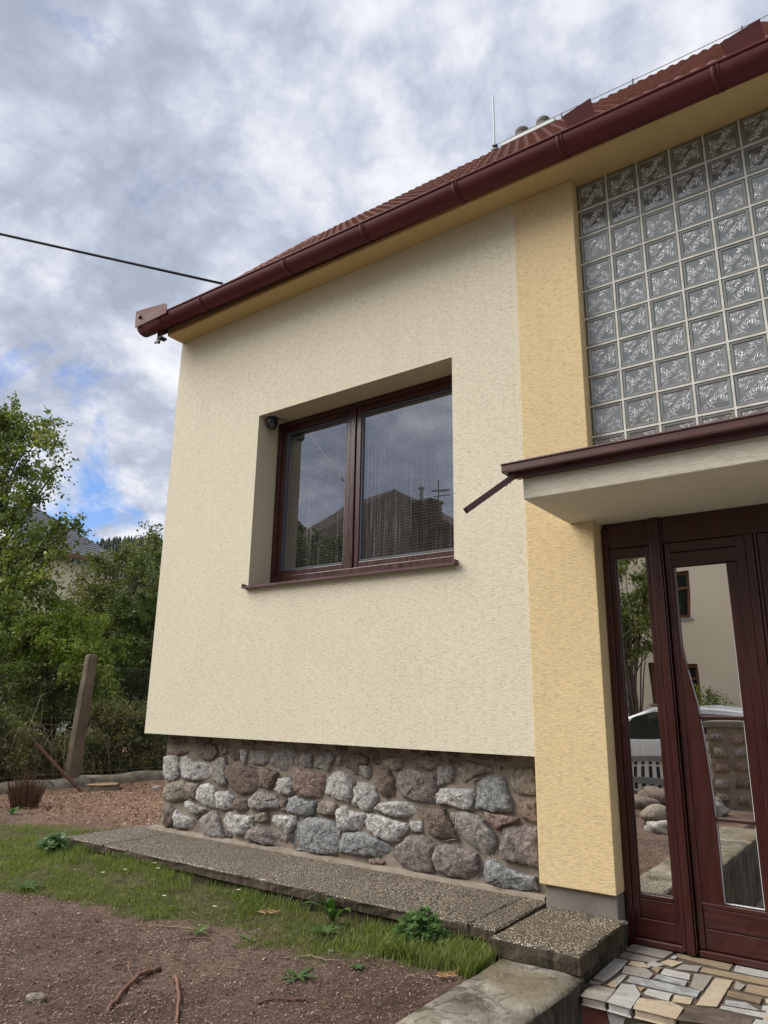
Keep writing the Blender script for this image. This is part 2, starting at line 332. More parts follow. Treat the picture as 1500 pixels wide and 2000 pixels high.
# ------------------------------------------------------------------ mesh helpers
class MB:
    def __init__(s): s.v = []; s.f = []; s.mi = []; s.sm = []; s.cur = 0; s.smooth = False
    def face(s, idx): s.f.append(tuple(idx)); s.mi.append(s.cur); s.sm.append(s.smooth)
    def add(s, vs, fs):
        o = len(s.v); s.v += [tuple(v) for v in vs]
        for f in fs: s.face([i+o for i in f])
    def box(s, x0, x1, y0, y1, z0, z1):
        s.add([(x, y, z) for x in (x0, x1) for y in (y0, y1) for z in (z0, z1)],
              [(0, 1, 3, 2), (4, 6, 7, 5), (0, 4, 5, 1), (2, 3, 7, 6), (0, 2, 6, 4), (1, 5, 7, 3)]); return s
    def quad(s, a, b, c, d): s.add([a, b, c, d], [(0, 1, 2, 3)]); return s
    def prism(s, poly, axis, lo, hi):
        n = len(poly)
        def P(p, w):
            q = list(p); q.insert(axis, w); return tuple(q)
        s.add([P(p, lo) for p in poly]+[P(p, hi) for p in poly],
              [tuple(range(n)), tuple(range(2*n-1, n-1, -1))]+[(i, (i+1) % n, n+(i+1) % n, n+i) for i in range(n)]); return s
    def tube(s, pts, r, seg=8, cap=True):
        pts = [Vector(p) for p in pts]; n = len(pts); rs = r if isinstance(r, (list, tuple)) else [r]*n
        o = len(s.v); up = Vector((0, 0, 1))
        for i, p in enumerate(pts):
            t = (pts[min(i+1, n-1)]-pts[max(i-1, 0)])
            t = t.normalized() if t.length > 1e-9 else Vector((0, 0, 1))
            a = t.cross(up if abs(t.z) < .9 else Vector((1, 0, 0))).normalized(); b = t.cross(a)
            for k in range(seg):
                q = 2*math.pi*k/seg; s.v.append(tuple(p+(a*math.cos(q)+b*math.sin(q))*rs[i]))
        for i in range(n-1):
            for k in range(seg): s.face((o+i*seg+k, o+i*seg+(k+1) % seg, o+(i+1)*seg+(k+1) % seg, o+(i+1)*seg+k))
        if cap: s.face([o+k for k in range(seg)][::-1]); s.face([o+(n-1)*seg+k for k in range(seg)])
        return s
    def lathe(s, prof, c=(0, 0, 0), seg=20):
        o = len(s.v)
        for r_, z in prof:
            for k in range(seg):
                q = 2*math.pi*k/seg; s.v.append((c[0]+r_*math.cos(q), c[1]+r_*math.sin(q), c[2]+z))
        for i in range(len(prof)-1):
            for k in range(seg): s.face((o+i*seg+k, o+i*seg+(k+1) % seg, o+(i+1)*seg+(k+1) % seg, o+(i+1)*seg+k))
        s.face([o+k for k in range(seg)][::-1]); s.face([o+(len(prof)-1)*seg+k for k in range(seg)]); return s
    def mesh(s, name, mats):
        me = bpy.data.meshes.new(name); me.from_pydata(s.v, [], s.f)
        for mt in (mats if isinstance(mats, (list, tuple)) else [mats]): me.materials.append(MATS[mt])
        me.polygons.foreach_set('material_index', s.mi); me.polygons.foreach_set('use_smooth', s.sm); me.update(); return me
    def build(s, name, mats, parent=None, bevel=0, seg=1, **tags):
        o = link(name, s.mesh(name, mats), parent, **tags)
        if bevel:
            b = o.modifiers.new('bevel', 'BEVEL'); b.width = bevel; b.segments = seg; b.limit_method = 'ANGLE'; b.angle_limit = R(40)
        return o
def link(name, me, parent=None, loc=None, rz=0, **tags):
    o = bpy.data.objects.new(name, me); C.objects.link(o)
    if parent: o.parent = parent
    if loc: o.location = loc
    if rz: o.rotation_euler.z = rz
    for k, v in tags.items():
        if v: o[k] = v
    return o
def thing(name, label, category, loc=(0, 0, 0), group=None):
    return link(name, None, None, loc, label=label, category=category, group=group)
def np_mesh(name, verts, nper, mats, tint=None, parent=None, smooth=False, mi=None, **tags):
    """polygons of nper vertices each, laid one after the other"""
    verts = np.asarray(verts, np.float32).reshape(-1, 3); nv = len(verts); nf = nv//nper
    me = bpy.data.meshes.new(name); me.vertices.add(nv); me.vertices.foreach_set('co', verts.ravel())
    me.loops.add(nv); me.loops.foreach_set('vertex_index', np.arange(nv, dtype=np.int32))
    me.polygons.add(nf); me.polygons.foreach_set('loop_start', np.arange(0, nv, nper, dtype=np.int32)); me.polygons.foreach_set('loop_total', np.full(nf, nper, np.int32))
    for mt in (mats if isinstance(mats, (list, tuple)) else [mats]): me.materials.append(MATS[mt])
    if tint is not None:
        a = me.attributes.new('tint', 'FLOAT', 'FACE'); a.data.foreach_set('value', np.asarray(tint, np.float32))
    me.update(); me.validate()
    return link(name, me, parent, **tags)

# ------------------------------------------------------------------ the house
house = thing('house', 'cream and yellow rendered house with stone plinth, brown gutter and glass block window', 'house')
Z0, Z1 = 1.312, 4.98
XL, XP, XE = -5.36, -1.785, -1.365           # left corner, pilaster left, pilaster right
WX0, WX1, WZ0, WZ1, WY = -4.205, -2.297, 2.482, 3.951, .235
def facade(x0, x1, mat_, mat_r, hole, left):
    w = MB(); xs = [x0, hole[0], hole[1], x1] if hole else [x0, x1]; zs = [Z0, hole[2], hole[3], Z1] if hole else [Z0, Z1]
    for i in range(len(xs)-1):
        for j in range(len(zs)-1):
            if hole and i == 1 and j == 1: continue
            w.quad((xs[i], 0, zs[j]), (xs[i+1], 0, zs[j]), (xs[i+1], 0, zs[j+1]), (xs[i], 0, zs[j+1]))
    w.quad((x0, 0, Z0), (x0, .14, Z0), (x1, .14, Z0), (x1, 0, Z0))
    if left is not None: w.quad((left, 0, Z0), (left, 0, Z1), (left, 3.8, Z1), (left, 3.8, Z0)); w.quad((left, 0, Z0), (left, 3.8, Z0), (left-math.copysign(.14, left), 3.8, Z0), (left-math.copysign(.14, left), .14, Z0))
    if hole:
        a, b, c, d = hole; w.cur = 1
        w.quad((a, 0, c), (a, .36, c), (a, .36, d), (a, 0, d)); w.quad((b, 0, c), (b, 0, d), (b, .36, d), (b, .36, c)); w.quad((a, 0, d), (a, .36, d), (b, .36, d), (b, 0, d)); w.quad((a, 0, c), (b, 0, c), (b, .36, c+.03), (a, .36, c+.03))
    return w.build('wall', [mat_, mat_r], house)
facade(XL, XP, 'cream_plaster', 'smooth_plaster', (WX0, WX1, WZ0, WZ1), XL)
facade(.655, 4.23, 'cream_plaster', 'smooth_plaster', (1.17, 3.07, WZ0, WZ1), 4.23)
gb = MB().quad((XL, .5, 4.98), (XL, 3.75, 4.98), (XL, 1.9, 7.1), (XL, 1.9, 7.1)).quad((4.23, .5, 4.98), (4.23, 1.9, 7.1), (4.23, 3.75, 4.98), (4.23, 3.75, 4.98)).quad((XL, 3.8, .3), (4.23, 3.8, .3), (4.23, 3.8, 4.98), (XL, 3.8, 4.98))
gb.build('rear_wall', 'cream_plaster', house)
for a, b in ((XP, XE), (.235, .655)):
    MB().box(a, b, -.004 if a < -1 else -.004, .30, .66, 4.979).build('pilaster', 'yellow_plaster', house, .004, 2)
    MB().box(a+.022, b-.006, .022, .30, .30, .66).build('pilaster_base', 'grey_render', house, .006, 2)
# eaves: soffit box with rounded nose
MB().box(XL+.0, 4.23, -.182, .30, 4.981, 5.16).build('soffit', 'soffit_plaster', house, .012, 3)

# stone plinth
pl = MB(); pl.box(-5.22, XP+.03, .14, .45, .40, Z0-.002); pl.box(-5.22, -5.0, .45, 3.7, .40, Z0-.002)
plinth = pl.build('plinth', 'wall_mortar', house)
fl = MB()
nx = 60; top = []
for i in range(nx):
    x = -5.30+(3.5)*i/(nx-1); j = random.uniform(-.006, .006); fl.v += [(x, .085+j, .553), (x, .093+j, .572+j*.3), (x, .150, .580)]
for i in range(nx-1):
    for k in range(2): fl.face((i*3+k, (i+1)*3+k, (i+1)*3+k+1, i*3+k+1))
fl.build('mortar_fillet', 'wall_mortar', house)
MB().box(.62, 4.09, .14, .45, .0, Z0-.002).build('plinth', 'wall_mortar', house)
STONES = """
w -5215,1120 -5064,1133 -5031,1087 -5027,991 -5090,944 -5190,953 -5215,1032
w -5001,1126 -4925,1135 -4834,1098 -4677,1107 -4635,1068 -4646,985 -4818,971 -4963,974 -4994,1046
g -4620,1110 -4560,1150 -4481,1159 -4455,1059 -4452,953 -4523,958 -4618,1018
b -4443,1090 -4351,1101 -4199,1095 -4088,1087 -4094,985 -4139,923 -4271,908 -4381,944 -4427,1010
b -4017,1101 -3902,1075 -3963,961 -4093,970 -4083,1024
w -3871,1039 -3770,1051 -3727,1012 -3749,945 -3857,938 -3905,966
r -3693,1112 -3458,1100 -3437,1051 -3482,944 -3617,942 -3711,981 -3713,1050
w -3413,1080 -3334,1121 -3261,1121 -3193,1069 -3190,973 -3218,940 -3351,951 -3433,980 -3436,1033
t -5156,907 -4986,946 -4912,914 -4917,820 -5050,783 -5190,797 -5195,866
t -4891,942 -4764,936 -4792,830 -4867,824 -4913,893
w -4730,933 -4650,946 -4566,915 -4545,871 -4520,783 -4566,779 -4681,794 -4771,832 -4766,889
w -4539,892 -4393,913 -4335,869 -4366,797 -4456,774 -4520,783
b -4321,875 -4208,865 -4195,803 -4230,786 -4336,795
g -4083,938 -3996,925 -3911,918 -3860,880 -3891,840 -3988,831 -4071,805 -4167,825 -4178,867 -4117,911
b -3847,895 -3800,899 -3801,821 -3855,816
u -3781,915 -3695,936 -3589,908 -3512,915 -3528,846 -3558,825 -3655,816 -3796,835
t -3480,909 -3412,928 -3338,912 -3326,861 -3383,838 -3496,845
w -4888,797 -4744,778 -4647,757 -4769,717 -4891,755
b -5114,740 -5042,726 -5011,687 -5028,624 -5125,572 -5157,610 -5155,716
w -5015,718 -4951,693 -4796,667 -4797,612 -4837,597 -4998,596 -5018,655
g -4749,682 -4556,755 -4512,715 -4436,586 -4606,568 -4770,589 -4792,637
w -4453,750 -4378,762 -4256,749 -4139,751 -4140,685 -4208,635 -4302,611 -4411,642 -4463,690
g -4425,631 -4354,605 -4359,583 -4421,588
t -4105,773 -3986,802 -3969,730 -4108,726
p -4160,664 -4048,699 -3948,677 -3850,651 -3866,586 -3982,581 -4169,602
w -3943,784 -3806,793 -3700,798 -3691,759 -3763,656 -3819,691 -3926,744
g -3831,667 -3763,650 -3787,618 -3836,639
u -3672,770 -3557,801 -3382,807 -3307,763 -3297,661 -3336,597 -3483,588 -3661,597 -3719,639 -3708,721
r -5193,1154 -5170,1188 -4913,1179 -4962,1160 -5101,1142
b -4858,1150 -4849,1214 -4735,1246 -4619,1245 -4572,1185 -4639,1135 -4720,1125
t -4550,1275 -4479,1283 -4461,1191 -4515,1173 -4551,1217
b -4453,1191 -4394,1220 -4322,1198 -4325,1147 -4385,1139
w -4314,1224 -4238,1222 -4255,1129 -4285,1130
g -4188,1225 -4035,1232 -4000,1160 -4098,1119 -4217,1131
g -3960,1192 -3924,1276 -3785,1292 -3726,1218 -3722,1106 -3785,1078 -3883,1105 -3974,1152
g -3673,1231 -3634,1251 -3580,1226 -3569,1143 -3641,1132 -3689,1159
g -3534,1210 -3440,1259 -3370,1246 -3374,1200 -3415,1125 -3537,1145
g -3326,1234 -3283,1241 -3299,1159 -3342,1175
b -5174,1276 -4980,1289 -4966,1252 -5113,1229
b -4356,1308 -4189,1315 -4156,1276 -4304,1249
b -3638,1308 -3493,1305 -3517,1257 -3609,1262
b -3353,1292 -3249,1297 -3260,1262 -3340,1261
b -4911,1297 -4659,1305 -4670,1262 -4853,1248
b -4101,1323 -3998,1317 -4002,1273 -4082,1274
w -3137,1064 -3069,1064 -3009,1046 -2978,990 -3041,902 -3194,927 -3184,1001
b -2987,1133 -2940,1168 -2887,1158 -2851,1107 -2847,1010 -2925,999 -2973,1053
p -2800,1146 -2699,1183 -2611,1162 -2546,1162 -2525,1095 -2546,1001 -2611,991 -2776,1016 -2820,1073
g -2513,1207 -2398,1214 -2388,1173 -2409,1125 -2503,1095 -2512,1156
t -2351,1247 -2295,1250 -2205,1238 -2127,1222 -2138,1193 -2236,1174 -2317,1132 -2357,1175
t -2929,1223 -2801,1257 -2727,1261 -2727,1212 -2835,1168 -2917,1192
t -2682,1241 -2622,1275 -2502,1277 -2471,1253 -2556,1186 -2677,1197
w -2514,1045 -2483,1073 -2410,1083 -2263,1090 -2270,979 -2340,977 -2431,994 -2504,992
u -2239,1133 -2148,1164 -2053,1167 -2009,1062 -2004,994 -2124,985 -2235,995
t -2027,1229 -1920,1235 -1857,1231 -1840,1107 -1926,1091 -1994,1111 -2014,1181
r -1973,1054 -1838,1057 -1843,942 -1931,960 -1956,1004
w -2948,949 -2832,972 -2742,975 -2663,952 -2665,914 -2775,882 -2889,888 -2985,914
w -3306,880 -3237,909 -3174,879 -3065,876 -3081,812 -3122,773 -3257,758 -3302,781
w -3059,876 -2946,874 -2831,855 -2736,852 -2741,813 -2829,735 -2909,735 -3038,773 -3072,831
w -2708,867 -2627,871 -2630,816 -2713,799
b -2654,949 -2568,952 -2463,954 -2432,895 -2374,811 -2454,785 -2568,806 -2621,876 -2654,919
t -2416,946 -2386,948 -2381,883 -2402,869 -2422,912
g -2371,942 -2300,956 -2222,940 -2183,920 -2119,848 -2115,801 -2165,726 -2216,750 -2322,809 -2372,860
r -2189,967 -2106,963 -1967,957 -1977,936 -2061,908 -2090,882 -2145,915
p -2052,886 -1996,911 -1842,923 -1844,714 -1949,722 -2057,731 -2071,799
u -3243,733 -3109,756 -3002,733 -2874,705 -2862,655 -2930,626 -3118,624 -3279,622 -3266,677
r -3040,599 -2964,617 -2918,602 -2952,576 -3021,576
p -2818,703 -2719,773 -2621,788 -2542,744 -2548,597 -2707,575 -2783,607 -2834,642
p -2516,738 -2444,759 -2363,756 -2314,742 -2246,731 -2238,646 -2307,597 -2435,588 -2517,609 -2529,672
u -2170,694 -2137,714 -2040,684 -1942,664 -1873,658 -1862,601 -1937,587 -2080,577 -2225,594
b -2439,1297 -2335,1303 -2335,1273 -2428,1276
b -2434,1250 -2387,1253 -2387,1232 -2434,1233
b -2264,1298 -2135,1296 -2145,1271 -2254,1273
b -2954,1299 -2790,1307 -2802,1270 -2930,1273
b -3063,1276 -2990,1279 -2970,1202 -3024,1190
b -3273,1199 -3236,1239 -3161,1252 -3074,1238 -3067,1192 -3140,1179 -3144,1104 -3259,1148
g -3128,1177 -3042,1183 -3037,1130 -3076,1091 -3130,1115
b -2116,1297 -1982,1296 -2002,1262 -2107,1265
b -2074,1234 -2055,1235 -2061,1210 -2075,1214
b -2722,1310 -2655,1309 -2666,1277 -2711,1279
b -2611,1311 -2460,1314 -2481,1287 -2589,1283
"""
def stone_mesh(poly, y0, bulge, key, name, back=None):
    """rough boulder face: outline in x,z (m), face pushed out to -y"""
    n = len(poly); pts = []
    for i in range(n):
        a = Vector(poly[i]); b = Vector(poly[(i+1) % n]); k = max(1, int((b-a).length/.022))
        for j in range(k):
            p = a.lerp(b, j/k)
            if j: p += Vector((random.uniform(-1, 1), random.uniform(-1, 1)))*.0045
            pts.append(p)
    c = sum(pts, Vector((0, 0)))/len(pts); size = math.sqrt(sum((p-c).length_squared for p in pts)/len(pts)); bulge = min(bulge, size*.55)
    tilt = (random.uniform(-.16, .16), random.uniform(-.22, .1)); rings = [(1.0, -.006), (1.005, .50), (.97, .82), (.88, .96), (.62, 1.02), (.32, 1.0)]; fac = [(random.uniform(-1, 1), random.uniform(-1, 1), random.uniform(-.02, .01)) for _ in range(3)]
    b = MB(); N = len(pts); ph = [random.uniform(0, 6.28) for _ in range(4)]
    for s_, h in rings:
        for i, p in enumerate(pts):
            q = c+(p-c)*s_; nz = (1 if s_ > .7 else .6)*.006*math.sin(q.x*55+ph[0])*math.cos(q.y*61+ph[1])+.005*math.sin(q.x*23+q.y*31+ph[2])+random.uniform(-.0035, .0035)
            y = y0+.02-(bulge+.02)*h+(tilt[0]*(q.x-c.x)+tilt[1]*(q.y-c.y))*(h > .3)*.6+nz*(h > .3)
            if .3 < s_ < .98:
                for fx_, fz_, fo_ in fac:
                    dd = fx_*(q.x-c.x)+fz_*(q.y-c.y)+fo_-size*.18
                    if dd > 0: y += min(dd*.20, bulge*.45)
            if s_ < .99: q = q+Vector((random.uniform(-1, 1), random.uniform(-1, 1)))*.004
            b.v.append((q.x, y, q.y))
    b.v.append((c.x, y0-bulge-.004, c.y))
    for r_ in range(len(rings)-1):
        for i in range(N): b.face((r_*N+i, r_*N+(i+1) % N, (r_+1)*N+(i+1) % N, (r_+1)*N+i))
    o = (len(rings)-1)*N
    for i in range(N): b.face((o+i, o+(i+1) % N, len(b.v)-1))
    b.sm = [(i_//N >= 3) or random.random() < .2 for i_ in range(len(b.f))]
    if back:      # corner stone: carried round the side
        k = len(b.v); b.v += [(p.x, back, p.y) for p in pts]
        for i in range(N): b.face((i, k+i, k+(i+1) % N, (i+1) % N))
    return b.build(name, 'stone_'+key, plinth)
for ln in STONES.strip().split('\n'):
    k, *pp = ln.split(); poly = [tuple(int(t)/1000 for t in q.split(',')) for q in pp]
    cx0 = sum(p[0] for p in poly)/len(poly); cz0 = sum(p[1] for p in poly)/len(poly); poly = [(cx0+(x-cx0)*1.085, cz0+(z-cz0)*1.085) for x, z in poly]
    poly = [(min(max(x, -5.27), XP+.02), min(z, Z0-.006)) for x, z in poly]
    zc_ = sum(p[1] for p in poly)/len(poly); xm = min(p[0] for p in poly)
    stone_mesh(poly, .14, .040 if zc_ < 1.12 else .022, k, 'stone', .38 if xm < -5.16 else None)
# stones on the side face seen from further left
for i in range(18):
    y = .62+(i % 9)*.36+random.uniform(-.05, .05); z = .75 if i < 9 else 1.07
    w_, h_ = random.uniform(.11, .15), random.uniform(.10, .14); b = MB(); b.smooth = True
    b.add([(-5.21, y-w_, z-h_), (-5.21, y+w_, z-h_*.8), (-5.21, y+w_*.9, z+h_), (-5.21, y-w_*.8, z+h_*.9), (-5.26, y-w_*.7, z-h_*.7), (-5.265, y+w_*.7, z-h_*.6), (-5.255, y+w_*.6, z+h_*.7), (-5.26, y-w_*.6, z+h_*.6)],
          [(4, 5, 6, 7), (0, 1, 5, 4), (1, 2, 6, 5), (2, 3, 7, 6), (3, 0, 4, 7)]); b.build('stone', 'stone_'+random.choice('wgbt'), plinth)
# painted mark on the lowest stone by the pilaster
mk = MB(); Y = .083
def stroke(pts, r=.0022):
    mk.tube([(x, Y, z) for x, z in pts], r, 5)
mx0, mz0 = -2.092, .604
stroke([(mx0-.026, mz0-.002), (mx0-.016, mz0+.019), (mx0+.018, mz0+.018), (mx0+.028, mz0-.004), (mx0+.016, mz0-.02), (mx0-.014, mz0-.019), (mx0-.026, mz0-.002)])
stroke([(mx0+.002, mz0+.010), (mx0-.012, mz0+.010), (mx0-.012, mz0-.010), (mx0+.003, mz0-.010)]); stroke([(mx0-.012, mz0), (mx0, mz0)])
stroke([(mx0+.010, mz0+.009), (mx0+.010, mz0-.010)])
mk.build('painted_mark', 'mark_black', plinth)

# ---- window
win = MB()
def frame(b, x0, x1, z0, z1, w, y0, y1, bw=None):
    bw = bw or w
    b.box(x0, x0+w, y0, y1, z0, z1); b.box(x1-w, x1, y0, y1, z0, z1); b.box(x0+w, x1-w, y0, y1, z0, z0+bw); b.box(x0+w, x1-w, y0, y1, z1-w, z1)
frame(win, WX0+.003, WX1-.003, 2.535, 3.949, .048, WY, .33)
win.box(-3.384, -3.336, WY+.002, .33, 2.583, 3.901)
window = win.build('window', 'wood_lacquer', house, .004, 2)
for x0, x1 in ((-4.157, -3.386), (-3.334, -2.345)):
    s_ = MB(); frame(s_, x0+.002, x1-.002, 2.580, 3.903, .048, WY+.012, .31); s_.build('sash', 'wood_lacquer', window, .005, 2)
    g_ = MB(); frame(g_, x0+.050, x1-.050, 2.633, 3.851, .011, WY+.022, .30); g_.build('glazing_seal', 'grey_seal', window)
    MB().quad((x0+.061, WY+.036, 2.644), (x1-.061, WY+.036, 2.644), (x1-.061, WY+.036, 3.840), (x0+.061, WY+.036, 3.840)).build('pane', 'window_pane_glass', window)
# horizontal blinds hanging behind the panes, half open
for x0, x1, zb in ((-4.09, -3.45, 2.66), (-3.265, -2.41, 2.66)):
    MB().box(x0, x1, .312, .335, 3.80, 3.83).build('blind_rail', 'blind_metal', window)
    sl = MB(); sl.add([(x0, -.0065, .0010), (x1, -.0065, .0010), (x1, 0, -.0005), (x0, 0, -.0005), (x1, .0065, -.0012), (x0, .0065, -.0012)], [(0, 1, 2, 3), (3, 2, 4, 5)])
    me = sl.mesh('blind_slat', 'blind_metal'); z = zb
    while z < 3.79:
        o = link('blind_slat', me, window, (0, .315, z)); o.rotation_euler.x = R(-38); z += .0215
    for x in (x0+.09, x1-.09): MB().box(x-.0015, x+.0015, .3015, .3030, zb, 3.8).build('ladder_cord', 'blind_metal', window)
# two dark ventilation strips with drops along the head of the frame
dr = MB()
for i in range(46):
    x = -4.05+i*.037; dr.box(x, x+.004, WY-.003, WY-.0005, 3.915, 3.919)
dr.build('water_drop', 'zinc', window, kind='stuff')
MB().box(WX0, WX1, .42, .44, 2.3, 4.1).build('room_back', 'unlit_room', house)  # dark panel close behind the blinds, in place of the unlit room
sil = MB(); sil.add([(-4.232, -.045, 2.476), (-2.268, -.045, 2.476), (-2.268, .25, 2.532), (-4.232, .25, 2.532), (-4.232, -.045, 2.458), (-2.268, -.045, 2.458), (-2.268, -.035, 2.458), (-4.232, -.035, 2.458), (-2.268, -.035, 2.472), (-4.232, -.035, 2.472)],
    [(0, 1, 2, 3), (4, 5, 1, 0), (7, 6, 5, 4), (9, 8, 6, 7)])
sil.build('window_sill', 'brown_metal', house)
MB().box(-4.234, -4.222, -.047, .0, 2.458, 2.494).box(-2.278, -2.266, -.047, .0, 2.458, 2.494).build('sill_cap', 'brown_metal', house, .002)

# ---- glass block wall
mg = MB(); GX0, GZ1, MOD = XE, 4.979, .2
xs = [GX0+.200*i for i in range(9)]; zs = [GZ1-.203-MOD*i for i in range(10)]
for x in xs[1:-1]: mg.box(x-.006, x+.006, .083, .20, zs[-1], GZ1)
for z in zs[:-1]: mg.box(xs[0], xs[-1], .0822, .20, z-.006, z+.006)
mg.build('block_joint', 'joint_mortar', house)
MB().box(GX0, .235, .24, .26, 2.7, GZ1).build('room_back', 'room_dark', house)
bl = MB(); bl.cur = 0; bl.smooth = False; h_ = .0945
# bevelled rim, flat lip, sunken pressed face
lv = [(h_, .108), (h_, .091), (h_-.007, .0855), (h_-.016, .0862), (h_-.021, .0915)]
for k, (a, y) in enumerate(lv):
    bl.v += [(-a, y, -a), (a, y, -a), (a, y, a), (-a, y, a)]
for k in range(4):
    bl.cur = 1 if k < 4 else 0
    for i in range(4): bl.face((k*4+i, k*4+(i+1) % 4, k*4+4+(i+1) % 4, k*4+4+i))
bl.cur = 0; bl.face((16, 17, 18, 19)); bl.cur = 2
rr = random.Random(21)
fans = [(-.045, .04), (.012, .050), (.052, .030), (-.05, -.012), (-.008, .006), (.042, -.008), (-.036, -.05), (.012, -.040), (.052, -.052), (-.064, .066), (.03, .066), (-.066, -.04), (-.02, .066), (.062, .0), (-.015, -.062), (.035, -.03), (.028, .022)]
for fx, fz in fans:
    a0 = rr.uniform(0, 6.28); 
    for k in range(rr.randint(5, 8)):
        a = a0+k*.26+rr.uniform(-.06, .06); ln_ = rr.uniform(.024, .050); r0 = rr.uniform(.001, .005)
        ca, sa = math.cos(a), math.sin(a); w_ = rr.uniform(.0014, .0023)
        p0 = (fx+ca*r0, fz+sa*r0); p1 = (fx+ca*(r0+ln_), fz+sa*(r0+ln_))
        if max(abs(p1[0]), abs(p1[1])) > .070: p1 = (max(-.07, min(.07, p1[0])), max(-.07, min(.07, p1[1])))
        bl.add([(p0[0], .0914, p0[1]), (p1[0]-sa*w_, .0914, p1[1]+ca*w_), (p1[0]+sa*w_, .0914, p1[1]-ca*w_), ((p0[0]+p1[0]*2)/3, .0885, (p0[1]+p1[1]*2)/3), (p1[0], .0900, p1[1])],
               [(0, 3, 1), (0, 2, 3), (1, 3, 4), (3, 2, 4)])
bme = bl.mesh('glass_block', ['block_glass', 'block_rim', 'block_needles'])
for i in range(8):
    for j in range(10):
        o = link('glass_block', bme, house, (GX0+.1+.2*i, random.uniform(-.0012, .0012), (GZ1-.103 if j == 0 else zs[j]+.1)))
        if random.random() < .5: o.rotation_euler.y = math.pi
        o.rotation_euler.x = random.uniform(-.006, .006); o.rotation_euler.z = random.uniform(-.006, .006)
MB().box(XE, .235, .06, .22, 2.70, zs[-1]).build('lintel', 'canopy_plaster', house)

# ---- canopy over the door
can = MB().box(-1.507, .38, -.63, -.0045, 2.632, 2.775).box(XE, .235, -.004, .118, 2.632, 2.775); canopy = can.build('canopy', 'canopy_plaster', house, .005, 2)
MB().quad((-1.515, -.635, 2.80), (.39, -.635, 2.80), (.39, -.006, 2.86), (-1.515, -.006, 2.86)).box(-1.512, .387, -.630, -.006, 2.776, 2.796).build('canopy_sheet', 'brown_metal', canopy)
cg = MB()     # box gutter: front, bottom, back, end
cg.box(-1.590, .46, -.712, -.709, 2.776, 2.812); cg.box(-1.590, .46, -.709, -.655, 2.770, 2.775); cg.box(-1.540, .46, -.665, -.662, 2.742, 2.770); cg.box(-1.530, .46, -.662, -.632, 2.742, 2.745); cg.box(-1.535, .46, -.634, -.631, 2.745, 2.852); cg.box(-1.590, -1.587, -.709, -.632, 2.770, 2.812); cg.box(-1.588, -1.53, -.640, -.634, 2.748, 2.815)
cg.tube([(-1.592, -.713, 2.815), (.46, -.713, 2.815)], .0055, 8); cg.box(-1.515, .46, -.66, -.637, 2.835, 2.838)
cg.build('canopy_gutter', 'brown_metal', canopy, .001)
MB().add([(-1.53, -.60, 2.80), (-1.44, -.60, 2.80), (-1.50, -.60, 2.862), (-1.53, -.55, 2.80), (-1.44, -.55, 2.80), (-1.50, -.55, 2.862)], [(0, 1, 2), (3, 5, 4), (0, 2, 5, 3), (1, 4, 5, 2)]) if False else None
cr = MB(); cr.prism([(-1.528, 2.80), (-1.425, 2.80), (-1.500, 2.872)], 1, -.585, -.580); cr.build('sheet_end', 'brown_metal', canopy)
p0, p1 = Vector((-1.545, -.655, 2.760)), Vector((-1.722, -.86, 2.552))      # spout: square chute under the gutter end
d_ = (p1-p0).normalized(); sx = d_.cross(Vector((0, 0, 1))).normalized(); uz = sx.cross(d_)
sp = MB(); w_ = .021; 
def chute(a, b, o1, o2, o3, o4):
    sp.add([a+o1, a+o2, a+o3, a+o4, b+o1, b+o2, b+o3, b+o4], [(0, 1, 2, 3), (7, 6, 5, 4), (0, 4, 5, 1), (1, 5, 6, 2), (2, 6, 7, 3), (3, 7, 4, 0)])
chute(p0, p1, sx*-w_-uz*.016, sx*w_-uz*.016, sx*w_-uz*.013, sx*-w_-uz*.013)
chute(p0, p1, sx*-w_-uz*.013, sx*-(w_-.003)-uz*.013, sx*-(w_-.003)+uz*.016, sx*-w_+uz*.016)
chute(p0, p1, sx*(w_-.003)-uz*.013, sx*w_-uz*.013, sx*w_+uz*.016, sx*(w_-.003)+uz*.016)
for t in (.12, .2):
    c_ = p0.lerp(p1, t)-uz*.017; sp.tube([c_, c_-uz*.004], .005, 8)
sp.build('rain_spout', 'brown_metal', canopy)

# ---- roof, gutter, chimney
EY, EZ, RYd, RZd = -.235, 5.085, 1.90, 7.315
sl_ = (RZd-EZ)/(RYd-EY); ang = math.atan(sl_); LEN = math.hypot(RZd-EZ, RYd-EY)
rf = MB().quad((XL-.04, EY, EZ), (4.3, EY, EZ), (4.3, RYd, RZd), (XL-.04, RYd, RZd)).quad((XL-.04, RYd, RZd), (4.3, RYd, RZd), (4.3, 4.03, EZ), (XL-.04, 4.03, EZ))
rf.quad((XL-.04, EY, EZ-.12), (XL-.04, RYd, RZd-.12), (4.3, RYd, RZd-.12), (4.3, EY, EZ-.12)).quad((XL-.04, EY, EZ-.12), (XL-.04, EY, EZ), (XL-.04, RYd, RZd), (XL-.04, RYd, RZd-.12))
roof = rf.build('roof', 'roof_tile_clay', house)
tl = MB(); nxs = 16; TW = .18; TL = .345
prof = [(-.006+TW*i/nxs, .024*abs(math.sin(math.pi*2*i/nxs))**.7 + .002) for i in range(nxs+1)]
for y, dz in ((0, .034), (TL, .001)):
    for x, h in prof: tl.v.append((x, y, h+dz))
n_ = nxs+1
for x, h in prof: tl.v.append((x, -.004, -.004))
tl.smooth = True
for i in range(nxs): tl.face((i, i+1, n_+i+1, n_+i))
tl.smooth = False
for i in range(nxs): tl.face((2*n_+i, 2*n_+i+1, i+1, i))
tme = tl.mesh('roof_tile', 'roof_tile_clay')
rows = 10; cols = 54; cells = []
